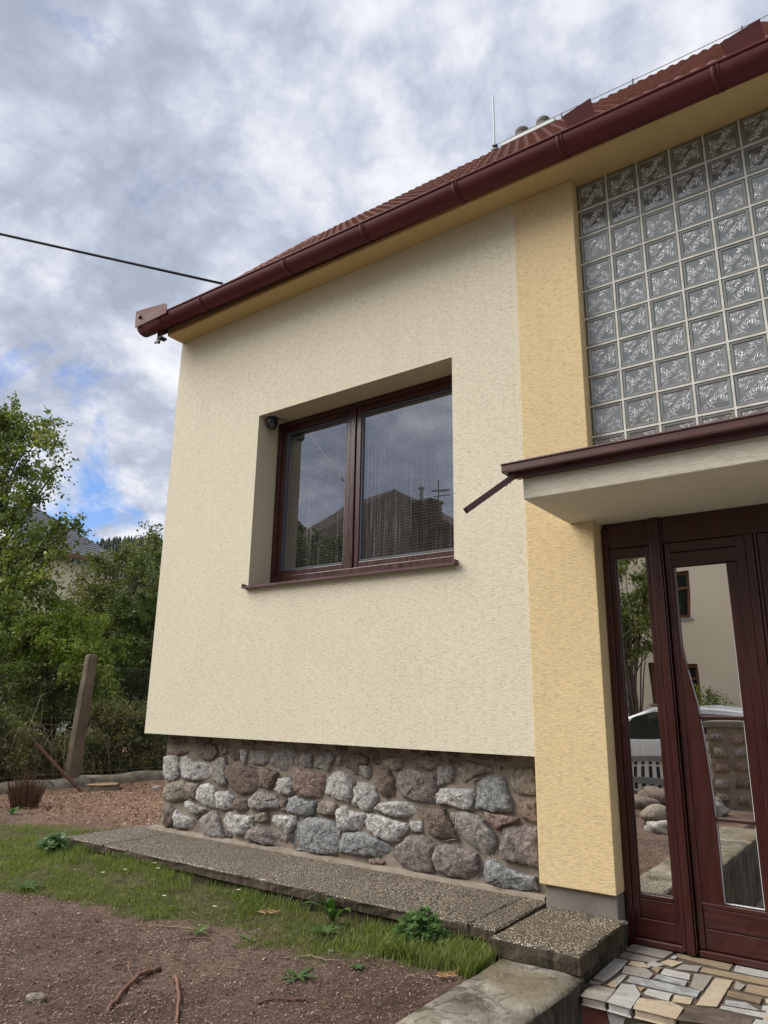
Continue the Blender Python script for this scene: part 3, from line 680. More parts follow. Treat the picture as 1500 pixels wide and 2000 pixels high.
for r_ in range(rows):
    for c_ in range(cols):
        u = r_*(LEN-.06)/rows; x = XL-.05+c_*TW
        cells.append((r_, c_, x, EY+u*math.cos(ang), EZ+u*math.sin(ang)))
vis = [c for c in cells if 1 <= c[0] and c[2] < 1.0]; vis.sort(key=lambda c: (c[2]+.8)**2*.25+(c[3]-1)**2); vis_s = set((c[0], c[1]) for c in vis[:298])
rest_v = []
rest = MB(); rest.smooth = True
for r_, c_, x, y, z in cells:
    j = random.uniform(-.004, .004); rx = ang+random.uniform(-.008, .008)
    if (r_, c_) in vis_s:
        o = link('roof_tile', tme, roof, (x, y, z+.004+j*.4)); o.rotation_euler = (rx, 0, random.uniform(-.006, .006))
    else:
        M_ = Matrix.Translation((x, y, z+.004)) @ Matrix.Rotation(rx, 4, 'X'); rest.add([M_ @ Vector(v) for v in tl.v], tl.f)
rest.build('roof_tile', 'roof_tile_clay', roof, kind='stuff')
rt = MB(); rt.smooth = True
for i in range(9): a = math.pi*i/8; rt.v += [(0, .060*math.cos(a), .040*math.sin(a)), (.36, .068*math.cos(a), .048*math.sin(a))]
for i in range(8): rt.face((2*i, 2*i+2, 2*i+3, 2*i+1))
rme = rt.mesh('ridge_tile', 'roof_tile_clay')
for i in range(29): link('ridge_tile', rme, roof, (XL-.05+i*.335, RYd, RZd-.022+random.uniform(-.003, .003)))
# verge tiles along the left gable edge
vt = MB(); vt.box(-.035, .03, 0, .37, -.06, .052); vme = vt.mesh('verge_tile', 'roof_tile_clay')
for r_ in range(rows):
    u = r_*(LEN-.06)/rows; o = link('verge_tile', vme, roof, (XL-.055, EY+u*math.cos(ang), EZ+u*math.sin(ang))); o.rotation_euler.x = ang+.02
wr = MB(); wr.tube([(x, 1.90, RZd+.115+.010*math.sin(x*1.9)) for x in np.linspace(-2.84, 4.2, 40)], .004, 5); wr.build('conductor_wire', 'zinc', roof)
for x in (-2.08, -1.36, -.40, .6, 1.6): MB().box(x-.006, x+.006, 1.893, 1.907, RZd+.04, RZd+.125).build('wire_holder', 'dark_steel', roof)
rod = thing('lightning_rod', 'thin steel lightning rod standing on the roof ridge left of the chimney', 'lightning rod', (-2.84, 1.9, RZd+.065))
MB().tube([(0, 0, 0), (.0, 0, .70)], .0085, 8).build('rod', 'zinc', rod); MB().box(-.035, .035, -.02, .02, -.01, .02).box(-.012, .03, -.025, .025, .035, .06).box(-.028, .0, -.014, .014, .055, .075).build('clamp', 'dark_steel', rod, .004)
ch = MB().box(-2.70, -2.26, 2.02, 2.46, 6.6, 7.395); chim = ch.build('chimney', 'grey_render', house)
MB().box(-2.76, -2.20, 1.96, 2.52, 7.395, 7.420).box(-2.79, -2.17, 1.93, 2.55, 7.421, 7.470).build('chimney_cap', 'zinc', chim, .004)
for x in (-2.645, -2.395): MB().lathe([(.070, 0), (.070, .24), (.077, .25), (.077, .28), (.07, .292), (.058, .292), (.055, .2)], (x, 2.20, 7.470)).build('chimney_pot', 'pot_clay', chim)

YC, RG = -.278, .088
def zc(x): return 5.008-.0165*(x+.15)
gt = MB(); gt.smooth = True; segs = 16; X0g, X1g = -5.60, 4.34
stn = np.linspace(X0g, X1g, 24)
for x in stn:
    for k in range(segs+1):
        a = math.pi+math.pi*k/segs; gt.v.append((x, YC+RG*math.cos(a), zc(x)+RG*math.sin(a)))
for i in range(len(stn)-1):
    for k in range(segs): a = i*(segs+1)+k; gt.face((a, a+1, a+segs+2, a+segs+1))
gutter = gt.build('gutter', 'gutter_paint', house); so = gutter.modifiers.new('thick', 'SOLIDIFY'); so.thickness = .0025
MB().tube([(x, YC-RG-.002, zc(x)+.006) for x in stn], .0085, 8).build('gutter_bead', 'gutter_paint', gutter)
def half_ring(x, w, r_, nm):
    b = MB(); b.smooth = True
    for xx in (x-w/2, x+w/2):
        for k in range(segs+1):
            a = math.pi*.97+math.pi*1.03*k/segs; b.v.append((xx, YC+r_*math.cos(a), zc(x)+r_*math.sin(a)))
    for k in range(segs): b.face((k, k+1, segs+2+k, segs+1+k))
    o = b.build(nm, 'gutter_paint', gutter); q = o.modifiers.new('thick', 'SOLIDIFY'); q.thickness = .004
for x in (-5.27, -4.69, -3.66, -2.86, -2.06, -1.31, -.41, .6, 1.6, 2.7, 3.7): half_ring(x, .026, RG+.003, 'gutter_joint'); half_ring(x+.024, .005, RG+.0055, 'gutter_joint')
# closed end and its raised guard plate
ec = MB(); pts = [(YC+RG*math.cos(math.pi+math.pi*k/segs), zc(X0g)+RG*math.sin(math.pi+math.pi*k/segs)) for k in range(segs+1)]
ec.prism(pts, 0, X0g-.004, X0g); ec.build('gutter_end', 'gutter_paint', gutter)
zr = zc(-5.4)
def plate(nm, poly, yb, tilt=0.0, th=.004, par=gutter):
    b = MB(); b.prism(poly, 1, 0, th); M_ = Matrix.Translation((0, yb, 0)); b.v = [(x, y+yb+tilt*(z-poly[0][1]), z) for x, y, z in b.v]; return b.build(nm, 'gutter_paint', par, .0015)
plate('guard_plate', [(-5.606, zr-.03), (-5.135, zr-.028), (-5.128, zr+.045), (-5.15, zr+.072), (-5.20, zr+.082), (-5.52, zr+.128), (-5.606, zr+.135)], YC-RG-.012, -.05)
MB().box(-5.606, -5.602, YC-RG-.01, YC+RG, zr-.02, zr+.13).build('guard_side', 'gutter_paint', gutter)
MB().tube([(-5.535, YC-RG-.016, zr+.055), (-5.535, YC-RG-.030, zr+.056)], .019, 6).tube([(-5.535, YC-RG-.028, zr+.055), (-5.535, YC-RG-.040, zr+.056)], .011, 10).build('guard_bolt', 'dark_steel', gutter)
MB().box(-5.42, -5.405, -.25, -.22, 4.90, 5.02).box(-5.44, -5.36, -.262, -.248, 4.895, 4.915).box(-5.41, -5.36, -.25, -.18, 4.94, 4.96).build('gutter_bracket', 'dark_steel', gutter)
for x0, x1 in ((-1.235, -1.065), (-.335, -.145)):
    z_ = zc(x0); plate('splash_guard', [(x0, z_+.0), (x1, z_-.002), (x1-.012, z_+.118), (x0-.02, z_+.092)], YC-RG+.006, -.38)

# ---- entrance door
door = MB(); YD = .11
door.box(-1.362, -1.327, .118, .20, .42, 2.60); door.box(-1.327, .20, .122, .20, 2.482, 2.631); door.box(.197, .232, .118, .20, .42, 2.60)
entr = door.build('entrance_door', 'wood_lacquer', house, .003, 2)
MB().box(-1.3625, .2325, .20, .23, .30, 2.631).build('door_back', 'room_dark', house)
def board(nm, par, *bxs, mat_='wood_lacquer', bev=.0035):
    b = MB()
    for q in bxs: b.box(*q)
    return b.build(nm, mat_, par, bev, 2)
def sidelight(s0, s1, par, flip=False):
    # s0..s1 clear width
    st1, st2 = (.034, .034)
    board('stile', par, (s0, s0+st1, .128, .17, .46, 2.48)); board('stile', par, (s1-st2, s1, .128, .17, .46, 2.48))
    board('rail', par, (s0+st1, s1-st2, .129, .17, 2.418, 2.48), mat_='wood_lacquer_flat')
    board('bottom_board', par, (s0+st1, s1-st2, .131, .17, .552, .640), mat_='wood_lacquer_flat'); board('bottom_board', par, (s0+st1, s1-st2, .131, .17, .462, .549), mat_='wood_lacquer_flat')
    board('glass_rail', par, (s0+st1, s1-st2, .126, .17, .643, .664), mat_='wood_lacquer_flat')
    board('kick_rail', par, (s0, s1, .108, .17, .428, .459), mat_='wood_lacquer_flat', bev=.006)
    MB().box(s0+st1, s1-st2, .146, .150, .664, 2.418).build('pane', 'door_pane_glass', par)
    b = MB(); a, c = s0+st1, s1-st2
    for x in (a+.003, c-.003): b.tube([(x, .1425, .667), (x, .1425, 2.415)], .003, 6)
    b.tube([(a, .1425, .667), (c, .1425, .667)], .003, 6); b.build('glazing_bead', 'wood_lacquer', par)
SLx0, SLx1 = -1.327, -1.086
sidelight(SLx0, SLx1, entr); sidelight(-.046, .197, entr)
def post(x0, x1, par):
    board('door_post', par, (x0, x0+.018, .092, .18, .44, 2.606), (x0+.020, x1-.010, .088, .18, .432, 2.608), (x1-.008, x1, .096, .18, .44, 2.606))
post(-1.086, -1.018, entr); post(-.112, -.046, entr)
def leaf(par, x0, x1):
    lf = MB(); lf.box(x0, x0+.030, .116, .17, .462, 2.478); lf.box(x1-.048, x1, .116, .17, .462, 2.478)
    return lf.build('door_leaf', 'wood_lacquer', par, .0035, 2)
lf = leaf(entr, -1.014, -.606)
board('rail', entr, (-.984, -.654, .122, .17, 2.424, 2.478), (-.984, -.654, .119, .17, 2.345, 2.420), mat_='wood_lacquer_flat')
curve = [(-.973, 2.340), (-.974, 2.10), (-.975, 1.98), (-.973, 1.90), (-.965, 1.84), (-.953, 1.782), (-.938, 1.70), (-.922, 1.612), (-.909, 1.48), (-.900, 1.37), (-.894, 1.25), (-.889, 1.12), (-.886, 1.0), (-.886, .672)]
pp = [(-.984, .672), (-.984, 2.340)]+curve
cb = MB(); cb.prism([p for p in pp], 1, .122, .17); cb.build('curved_panel', 'wood_lacquer', entr, .003, 2)
board('stile', entr, (-.706, -.655, .122, .17, .672, 2.342))
board('bottom_board', entr, (-.984, -.655, .124, .17, .557, .648), mat_='wood_lacquer_flat'); board('bottom_board', entr, (-.984, -.655, .124, .17, .462, .554), mat_='wood_lacquer_flat')
board('glass_rail', entr, (-.984, -.655, .120, .17, .650, .670), mat_='wood_lacquer_flat')
board('kick_rail', entr, (-1.016, -.606, .106, .17, .428, .459), mat_='wood_lacquer_flat', bev=.006)
board('muntin', entr, (-.925, -.706, .128, .155, 1.537, 1.556), mat_='wood_lacquer_flat', bev=.006); board('muntin', entr, (-.890, -.706, .128, .155, 1.047, 1.066), mat_='wood_lacquer_flat', bev=.006)
gp = MB(); gp.prism([(-.706, .672)]+[(x-.004, z) for x, z in curve[::-1]]+[(-.706, 2.340)], 1, .146, .150); gp.build('pane', 'door_pane_glass', entr)
bd = MB(); bd.tube([(x+.0025, .141, z) for x, z in curve[5:]], .0022, 6); bd.tube([(-.708, .141, .675), (-.708, .141, 2.338)], .0024, 6); bd.tube([(-.886, .141, .675), (-.706, .141, .675)], .0022, 6); bd.build('glazing_bead', 'white_seal', entr)
board('meeting_post', entr, (-.604, -.566, .108, .18, .444, 2.480), (-.563, -.548, .114, .18, .444, 2.480))
board('stile', entr, (-.546, -.500, .120, .17, .462, 2.478), (-.160, -.114, .120, .17, .462, 2.478))
board('rail', entr, (-.500, -.160, .120, .17, 2.424, 2.478), (-.500, -.160, .120, .17, .462, .66), mat_='wood_lacquer_flat')
board('moulding', entr, (-.500, -.488, .124, .17, .66, 2.424), (-.486, -.476, .129, .17, .66, 2.424))
board('infill_panel', entr, (-.474, -.160, .136, .17, .66, 2.424)); board('kick_rail', entr, (-.604, -.112, .106, .17, .428, .459), mat_='wood_lacquer_flat', bev=.006)
board('head_post', entr, (-1.083, -1.026, .100, .121, 2.482, 2.630))

# ---- dome camera under the window head
cm = thing('security_camera', 'small black dome security camera in the upper left corner of the window recess', 'camera', (-4.145, .10, 3.951))
MB().lathe([(.047, 0), (.047, -.016), (.050, -.020), (.050, -.050), (.046, -.056)], (0, 0, 0), 28).build('base_ring', 'black_plastic', cm)
b = MB(); b.smooth = True; b.lathe([(.044, -.056)]+[(.044*math.cos(a), -.062-.044*math.sin(a)) for a in np.linspace(0, 1.5, 9)], (0, 0, 0), 28); b.build('dome', 'black_plastic', cm)
ld = Vector((.62, -.62, -.45)).normalized(); b = MB(); c0 = Vector((0, 0, -.064)); b.tube([c0+ld*.036, c0+ld*.047], .024, 20); b.build('bezel', 'black_plastic', cm)
MB().tube([c0+ld*.047, c0+ld*.0485], .013, 16).build('lens', 'lens_glass', cm)
u1 = ld.cross(Vector((0, 0, 1))).normalized(); u2 = ld.cross(u1)
for k in range(10):
    a = k*.628; q = c0+ld*.047+(u1*math.cos(a)+u2*math.sin(a))*.0185; MB().tube([q, q+ld*.001], .0026, 6).build('led', 'zinc', cm)
MB().tube([(.03, .02, -.004), (.07, .06, -.012), (.11, .13, -.03)], .003, 6).build('cable', 'black_plastic', cm)
# ------------------------------------------------------------------ ground
def vnoise(x, y, s, seed=0):
    x = np.asarray(x)*s; y = np.asarray(y)*s; xi = np.floor(x).astype(int); yi = np.floor(y).astype(int); fx = x-xi; fy = y-yi
    fx = fx*fx*(3-2*fx); fy = fy*fy*(3-2*fy)
    def h(a, b):
        q = np.sin(a*127.1+b*311.7+seed*74.7)*43758.5453; return q-np.floor(q)
    return (h(xi, yi)*(1-fx)+h(xi+1, yi)*fx)*(1-fy)+(h(xi, yi+1)*(1-fx)+h(xi+1, yi+1)*fx)*fy
def fb(x, y, s, seed=0): return vnoise(x, y, s, seed)*.5+vnoise(x, y, s*2.1, seed+1)*.25+vnoise(x, y, s*4.3, seed+2)*.15+vnoise(x, y, s*9.1, seed+3)*.1
def gz(x, y):
    x = np.asarray(x, float); y = np.asarray(y, float)
    near = np.clip((y+1.25)/.7, 0, 1); near = near*near*(3-2*near)
    z = .412+.028*near+.045*np.exp(-((x+5.2)/1.2)**2)*near
    z = z+(fb(x, y, 3.1, 5)-.5)*.035+(fb(x, y, 17, 8)-.5)*.028*(np.abs(x) < 12)
    z = np.where(x < -9.6, z+.02, z); z = np.where(x > -1.55, -.06, z); z = np.where(y < -6.25, .13+(fb(x, y, .3, 2)-.5)*.02, z)
    z = np.where((x > -5.3) & (y > .6), .2, z)
    return z+0
LOWX = [-12, -7.5, -4.63, -4.21, -3.57, -3.14, -2.64, -2.37, -2.11, -1.86, -1.6]; LOWY = [-1.2, -1.25, -1.454, -1.16, -1.24, -1.03, -1.09, -1.10, -.98, -.90, -.66]
def turf(x, y):
    lo = np.interp(x, LOWX, LOWY)+(fb(x, y, 4.5, 3)-.5)*.45
    a = np.clip((y-lo)/.12, 0, 1); up = .05+np.interp(x, [-7.4, -6.2, -5.6], [-.25, .15, .6])+(fb(x, y, 3, 9)-.5)*.5
    b = np.where(x < -5.4, np.clip((up-y)/.25, 0, 1), 1)
    return a*b*(x < -1.6)*(x > -9.0)*(y < 1.4)
def chips(x, y): return np.clip((y-.1+(fb(x, y, 2, 4)-.5)*.8)/.5, 0, 1)*(x < -5.7)
def axis(*segs):
    out = []
    for a, b, n in segs: out += list(np.linspace(a, b, n, endpoint=False))
    return np.array(out+[segs[-1][1]])
gx = axis((-900, -60, 12), (-60, -13, 18), (-13, -6, 70), (-6, -1.56, 150), (-1.56, -1.54, 1), (-1.54, 12, 10), (12, 900, 10)); gy = axis((-900, -40, 10), (-40, -6.6, 16), (-6.6, -3.2, 34), (-3.2, .65, 140), (.65, 7, 60), (7, 60, 18), (60, 900, 12))
X, Y = np.meshgrid(gx, gy, indexing='ij'); Zg = gz(X, Y); nX, nY = X.shape
Zg = np.where((np.abs(X) > 14) | (np.abs(Y) > 14), .3+(fb(X, Y, .05, 2)-.5)*.6, Zg)
me = bpy.data.meshes.new('ground'); co = np.stack([X, Y, Zg], -1).reshape(-1, 3).astype(np.float32)
idx = np.arange(nX*nY).reshape(nX, nY); q = np.stack([idx[:-1, :-1], idx[1:, :-1], idx[1:, 1:], idx[:-1, 1:]], -1).reshape(-1, 4)
me.vertices.add(len(co)); me.vertices.foreach_set('co', co.ravel()); me.loops.add(q.size); me.loops.foreach_set('vertex_index', q.ravel().astype(np.int32))
me.polygons.add(len(q)); me.polygons.foreach_set('loop_start', np.arange(0, q.size, 4, dtype=np.int32)); me.polygons.foreach_set('loop_total', np.full(len(q), 4, np.int32)); me.polygons.foreach_set('use_smooth', np.ones(len(q), bool))
for nm, v in (('turf', turf(X, Y)), ('chips', chips(X, Y)), ('meadow', np.clip((np.hypot(X+4, Y)-14)/6, 0, 1))):
    a = me.attributes.new(nm, 'FLOAT', 'POINT'); a.data.foreach_set('value', np.asarray(v, np.float32).ravel())
me.materials.append(MATS['garden_ground']); me.update(); me.validate(); link('ground', me, kind='structure')
MB().box(-1.34, 30, -60, 8, -.3, .0).build('path', 'path_concrete', None, kind='structure')

# pavement round the plinth: dark concrete body under washed pebble slabs
def rough_slab(name, mats, x0, x1, y0, y1, z0, z1, parent, n=40, amp=.006, **t):
    b = MB(); per = []
    nx_ = max(2, int((x1-x0)/.05)); ny_ = max(2, int((y1-y0)/.05))
    for i in range(nx_): per.append((x0+(x1-x0)*i/nx_, y0))
    for i in range(ny_): per.append((x1, y0+(y1-y0)*i/ny_))
    for i in range(nx_): per.append((x1-(x1-x0)*i/nx_, y1))
    for i in range(ny_): per.append((x0, y1-(y1-y0)*i/ny_))
    N = len(per); lv = [(z0, 0), ((z0+z1)/2, 1), (z1-.008, .8), (z1, -.5)]
    for z, k in lv:
        for (x, y) in per:
            e = amp*(vnoise(x*1., y*1.+z*30, 9, 3)-.5)*2+amp*random.uniform(-.4, .4)
            if k < 0: e -= .007
            sx_ = 1 if x > (x0+x1)/2 else -1; sy_ = 1 if y > (y0+y1)/2 else -1
            dx = sx_*e if abs(x-x0) < 1e-6 or abs(x-x1) < 1e-6 else 0; dy = sy_*e if abs(y-y0) < 1e-6 or abs(y-y1) < 1e-6 else 0
            b.v.append((float(x+dx), float(y+dy), z))
    for l_ in range(len(lv)-1):
        b.cur = 1 if l_ < 2 else 0
        for i in range(N): b.face((l_*N+i, l_*N+(i+1) % N, (l_+1)*N+(i+1) % N, (l_+1)*N+i))
    b.cur = 0; b.face([(len(lv)-1)*N+i for i in range(N)]); b.cur = 1; b.face([i for i in range(N)][::-1])
    return b.build(name, mats, parent, **t)
pave = rough_slab('pavement', ['slab_side', 'slab_side'], -5.44, -1.79, -.515, .125, .30, .497, None, amp=.02, kind='structure')
for x0, x1 in ((-5.475, -4.985), (-4.981, -1.925), (-1.921, -1.775)):
    rough_slab('paving_slab', ['pebble_concrete', 'slab_side'], x0, x1, -.545, .128, .500, .555, pave)
rough_slab('paving_slab', ['pebble_concrete', 'slab_side'], -5.475, -5.20, .132, 3.2, .500, .553, pave); rough_slab('paving_slab', ['pebble_concrete', 'slab_side'], -5.475, -5.20, 3.205, 4.4, .500, .552, pave)
o = rough_slab('paving_slab', ['pebble_concrete', 'slab_side'], 0, .43, 0, .66, .472, .549, pave, amp=.005); o.location = (-1.757, -.630, 0)
rough_slab('slab_bed', ['slab_side', 'slab_side'], -1.765, -1.345, -.575, .02, .30, .473, pave, amp=.02)

# low garden wall with weathered concrete top
lw = MB(); n_ = 90; rows_ = [(-1.715, .20), (-1.722, .40), (-1.716, .455), (-1.700, .466), (-1.62, .468), (-1.50, .466), (-1.40, .468), (-1.335, .465), (-1.318, .455), (-1.308, .42), (-1.315, .25), (-1.30, .0)]
for i in range(n_):
    y = -.60-3.2*(i/(n_-1))**1.15
    for k, (x, z) in enumerate(rows_):
        e = float((fb(y, x*3+z*5, 6, 4)-.5)*.05); e2 = float((fb(y*1., x+z, 14, 7)-.5)*.012)
        side = k >= 8; lft = k <= 3
        lw.v.append((x+(e*.8 if side else (e*.35 if lft else 0)), y, z+e2+(e*.3 if k in (7, 8) else 0)))
m_ = len(rows_)
for i in range(n_-1):
    for k in range(m_-1): lw.cur = 1 if (k >= 8 or k < 1) else 0; lw.smooth = not (k >= 8); lw.face((i*m_+k, i*m_+k+1, (i+1)*m_+k+1, (i+1)*m_+k))
lw.cur = 1; lw.smooth = False; lw.face(range(m_))
link('garden_wall', lw.mesh('garden_wall', ['weathered_concrete', 'wall_side']), label='low garden wall with a weathered grey concrete top running from the pebble slab towards the viewer', category='wall')

# landing: marble pieces set in dark mortar
lb = MB(); lb.box(-1.340, .30, -.655, .118, .2, .4185); landing = lb.build('landing', 'joint_dark', None, kind='structure')
MB().box(-1.338, -1.20, -.668, -.655, -.1, .385).build('riser_panel', 'red_riser', landing)
MB().box(-1.20, .30, -.662, -.650, -.1, .380).build('riser_render', 'wall_mortar', landing)
MB().box(-1.30, .30, -.98, -.66, .0, .20).build('step', 'weathered_concrete', landing, .01, 2)
MARBLE = """
g -1346,-10 -1345,129 -1138,131 -1151,-16
g -1343,-120 -1340,-30 -1156,-32 -1181,-103 -1281,-131
w -1341,-160 -1279,-149 -1270,-216 -1266,-366 -1275,-493 -1330,-484
c -1267,-144 -1211,-128 -1167,-184 -1206,-210 -1261,-204
g -1268,-225 -1178,-199 -1132,-250 -1131,-322 -1253,-330
w -1197,-135 -1179,-86 -1125,-101 -1143,-149 -1177,-171
c -1131,-7 -1065,-7 -1088,-99 -1152,-87
t -1160,-196 -1149,-149 -1123,-144 -1119,-223
w -1127,52 -1111,64 -1101,17 -1121,5
t -1119,120 -868,150 -866,15 -1102,47
g -1062,-33 -982,-10 -978,-96 -1070,-125
w -1113,-147 -997,-143 -983,-226 -1107,-236
v -1116,-248 -986,-249 -980,-320 -1116,-311
w -854,142 -694,173 -673,18 -849,13
t -971,-20 -671,0 -659,-89 -970,-90
g -986,-124 -911,-107 -908,-320 -963,-310 -976,-180
c -897,-121 -826,-112 -822,-466 -894,-502
v -1206,-341 -912,-327 -910,-422 -1200,-428
w -1245,-346 -1225,-339 -1216,-461 -1252,-439
c -1251,-448 -1217,-471 -1215,-528 -1254,-520
g -1332,-506 -1281,-502 -1280,-531 -1324,-546
g -814,-113 -773,-131 -778,-212 -806,-205
t -765,-114 -656,-107 -640,-224 -761,-218
b -818,-254 -688,-244 -685,-330 -813,-324
v -808,-365 -734,-342 -679,-401 -804,-423
w -809,-436 -616,-401 -607,-465 -809,-478
w -675,-331 -629,-303 -618,-386 -672,-387
c -677,-253 -638,-240 -631,-291 -667,-302
w -1100,-447 -1002,-436 -994,-529 -1090,-523 -1103,-506
c -992,-442 -920,-426 -914,-509 -981,-527
t -1143,-452 -1117,-441 -1117,-489
"""
EDGE = """
g -1294,-551 -1210,-543 -1198,-701 -1301,-708 -1307,-629
w -1207,-463 -1162,-447 -1107,-527 -1096,-706 -1192,-703
c -1095,-572 -977,-533 -927,-562 -924,-694 -1086,-698 -1098,-601
d -911,-520 -680,-490 -683,-617 -917,-699
w -673,-501 -605,-486 -588,-605 -677,-621
"""
def resample(poly, st, jit):
    out = []
    for i in range(len(poly)):
        a = Vector(poly[i]); b = Vector(poly[(i+1) % len(poly)]); k = max(1, int((b-a).length/st))
        for j in range(k):
            p = a.lerp(b, j/k); out.append((p.x+random.uniform(-jit, jit), p.y+random.uniform(-jit, jit)))
    return out
def marble_piece(poly, mat_, z1, th, bev=.004):
    cx0 = sum(p[0] for p in poly)/len(poly); cy0 = sum(p[1] for p in poly)/len(poly)
    poly = [(x-math.copysign(min(.0045, abs(x-cx0)*.3), x-cx0), y-math.copysign(min(.0045, abs(y-cy0)*.3), y-cy0)) for x, y in poly]
    area = sum(poly[i][0]*poly[(i+1) % len(poly)][1]-poly[(i+1) % len(poly)][0]*poly[i][1] for i in range(len(poly)))
    if area < 0: poly = poly[::-1]
    b = MB(); b.prism(resample(poly, .035, .0014), 2, z1, z1-th); b.f = [tuple(f) for f in b.f]
    o = b.build('marble_piece', mat_, landing, bev, 2); return o
for ln in MARBLE.strip().split('\n'):
    k, *pp = ln.split(); poly = [(max(-1.338, int(q.split(',')[0])/1000), min(.112, int(q.split(',')[1])/1000)) for q in pp]
    marble_piece(poly, 'marble_'+k, .4245+random.uniform(-.0015, .0015), .012)
for ln in EDGE.strip().split('\n'):
    k, *pp = ln.split(); poly = [(int(q.split(',')[0])/1000, int(q.split(',')[1])/1000) for q in pp]
    marble_piece(poly, 'marble_'+k, .4255, .032, .006)
# continuation of the crazy paving to the right, out of the frame
yy = -.68
while yy < .08:
    hh = random.uniform(.09, .15); xx = -.655 if yy < -.02 else -.66
    while xx < .27:
        ww = random.uniform(.10, .26); x2 = min(xx+ww, .29); y2 = min(yy+hh, .112)
        if x2-xx > .04 and y2-yy > .03: marble_piece([(xx, yy), (x2-.012, yy+.004), (x2-.010, y2-.012), (xx+.004, y2-.010)], 'marble_'+random.choice('wgctvb'), .424, .012 if yy > -.6 else .04)
        xx = x2
    yy += hh
# flat stones facing the riser below the edge
for poly, k in ((([(-1.195, .378), (-1.13, .380), (-1.155, .315), (-1.172, .300)]), 'w'), (([(-1.118, .30), (-1.10, .36), (-1.01, .378), (-.95, .36), (-.94, .27), (-1.06, .25)]), 't'), (([(-.92, .37), (-.82, .375), (-.80, .26), (-.91, .25)]), 'c'), (([(-.78, .37), (-.6, .37), (-.6, .24), (-.77, .25)]), 'g')):
    b = MB(); b.prism(resample(poly, .03, .003), 1, -.682, -.660); b.build('facing_stone', 'marble_'+k, landing, .004, 2)

# ------------------------------------------------------------------ grass, mulch, chips
def blades(n, x0, x1, y0, y1, dens, hfun, seed):
    r_ = np.random.default_rng(seed); x = r_.uniform(x0, x1, n); y = r_.uniform(y0, y1, n); k = r_.random(n) < dens(x, y); x, y = x[k], y[k]; n = len(x)
    h = hfun(x, y)*r_.uniform(.45, 1.25, n); a = r_.uniform(0, 6.283, n); lean = r_.uniform(.1, .75, n)*h; la = r_.uniform(0, 6.283, n); w = r_.uniform(.0011, .0026, n)*(1+ (h > .09)*.5)
    z = gz(x, y)-.004; dx, dy = np.cos(a)*w, np.sin(a)*w; lx, ly = np.cos(la)*lean, np.sin(la)*lean
    P = lambda ax, ay, az: np.stack([ax, ay, az], -1)
    v = np.stack([P(x-dx, y-dy, z), P(x+dx, y+dy, z), P(x+dx*.8+lx*.35, y+dy*.8+ly*.35, z+h*.6), P(x-dx*.8+lx*.35, y-dy*.8+ly*.35, z+h*.6),
                  P(x-dx*.8+lx*.35, y-dy*.8+ly*.35, z+h*.6), P(x+dx*.8+lx*.35, y+dy*.8+ly*.35, z+h*.6), P(x+lx+dx*.15, y+ly+dy*.15, z+h), P(x+lx-dx*.15, y+ly-dy*.15, z+h)], 1)
    t = np.clip(r_.normal(.52, .2, n)+(fb(x, y, 2.5, 11)-.5)*.7, 0, 1); return v.reshape(-1, 3), np.repeat(t, 2)
def hf(x, y):
    d = np.clip((-.54-y)/.28, 0, 1.2); near = np.where(x > -5.5, (1-d).clip(0), 0)
    return .022+.030*near*(.5+fb(x, y, 3, 6))+.016*fb(x, y, 5, 2)
g1 = blades(95000, -6.2, -1.62, -1.75, -.52, lambda x, y: turf(x, y)**1.3*np.clip(2.3*fb(x, y, 5, 1)-.75, .04, .85), hf, 1)
g2 = blades(70000, -8.8, -5.2, -2.2, 1.2, lambda x, y: turf(x, y)*np.clip(2.1*fb(x, y, 4, 1)-.72, .04, .6)*np.where((x > -5.48) & (y > -.56), 0, 1), lambda x, y: .018+.022*fb(x, y, 3, 6), 2)
g3 = blades(5000, -2.25, -1.74, -.86, -.58, lambda x, y: np.where(y > -.88, 1, 0), lambda x, y: .065+.02*fb(x, y, 9, 6), 3)     # lush tuft by the wall
g4 = blades(2600, -5.0, -1.7, -2.7, -.9, lambda x, y: (fb(x, y, 3.3, 12) > .66)*.9, lambda x, y: .025+0*x, 4)
np_mesh('grass', np.concatenate([g[0] for g in (g1, g2, g3, g4)]), 4, 'grass_blade', np.concatenate([g[1] for g in (g1, g2, g3, g4)]), kind='stuff', label='patchy green grass along the edge of the pebble pavement', category='grass')
def flakes(n, x0, x1, y0, y1, dens, size, seed, mat_, name, label, cat):
    r_ = np.random.default_rng(seed); x = r_.uniform(x0, x1, n); y = r_.uniform(y0, y1, n); k = r_.random(n) < dens(x, y); x, y = x[k], y[k]; n = len(x)
    L_ = r_.uniform(*size, n)*r_.uniform(.5, 1.3, n); W_ = L_*r_.uniform(.15, .55, n); a = r_.uniform(0, 6.283, n); tx, ty = r_.normal(0, .35, n), r_.normal(0, .35, n); z = gz(x, y)+r_.uniform(.0, .006, n)
    def P(u, v_):
        px = np.cos(a)*u-np.sin(a)*v_; py = np.sin(a)*u+np.cos(a)*v_; return np.stack([x+px, y+py, z+tx*px+ty*py+.002], -1)
    v = np.stack([P(-L_, -W_*.6), P(L_*.8, -W_), P(L_, W_*.7), P(-L_*.7, W_)], 1); return np_mesh(name, v.reshape(-1, 3), 4, mat_, np.clip(r_.beta(1.6, 2.6, n), 0, 1), kind='stuff', label=label, category=cat)
flakes(120000, -6.5, -1.68, -2.9, -.6, lambda x, y: (1-.85*turf(x, y))*np.clip(.35+1.1*fb(x, y, 2.2, 3), 0, 1), (.0018, .0066), 5, 'mulch_chip', 'mulch', 'dark shredded bark mulch covering the bed in front of the grass', 'mulch')
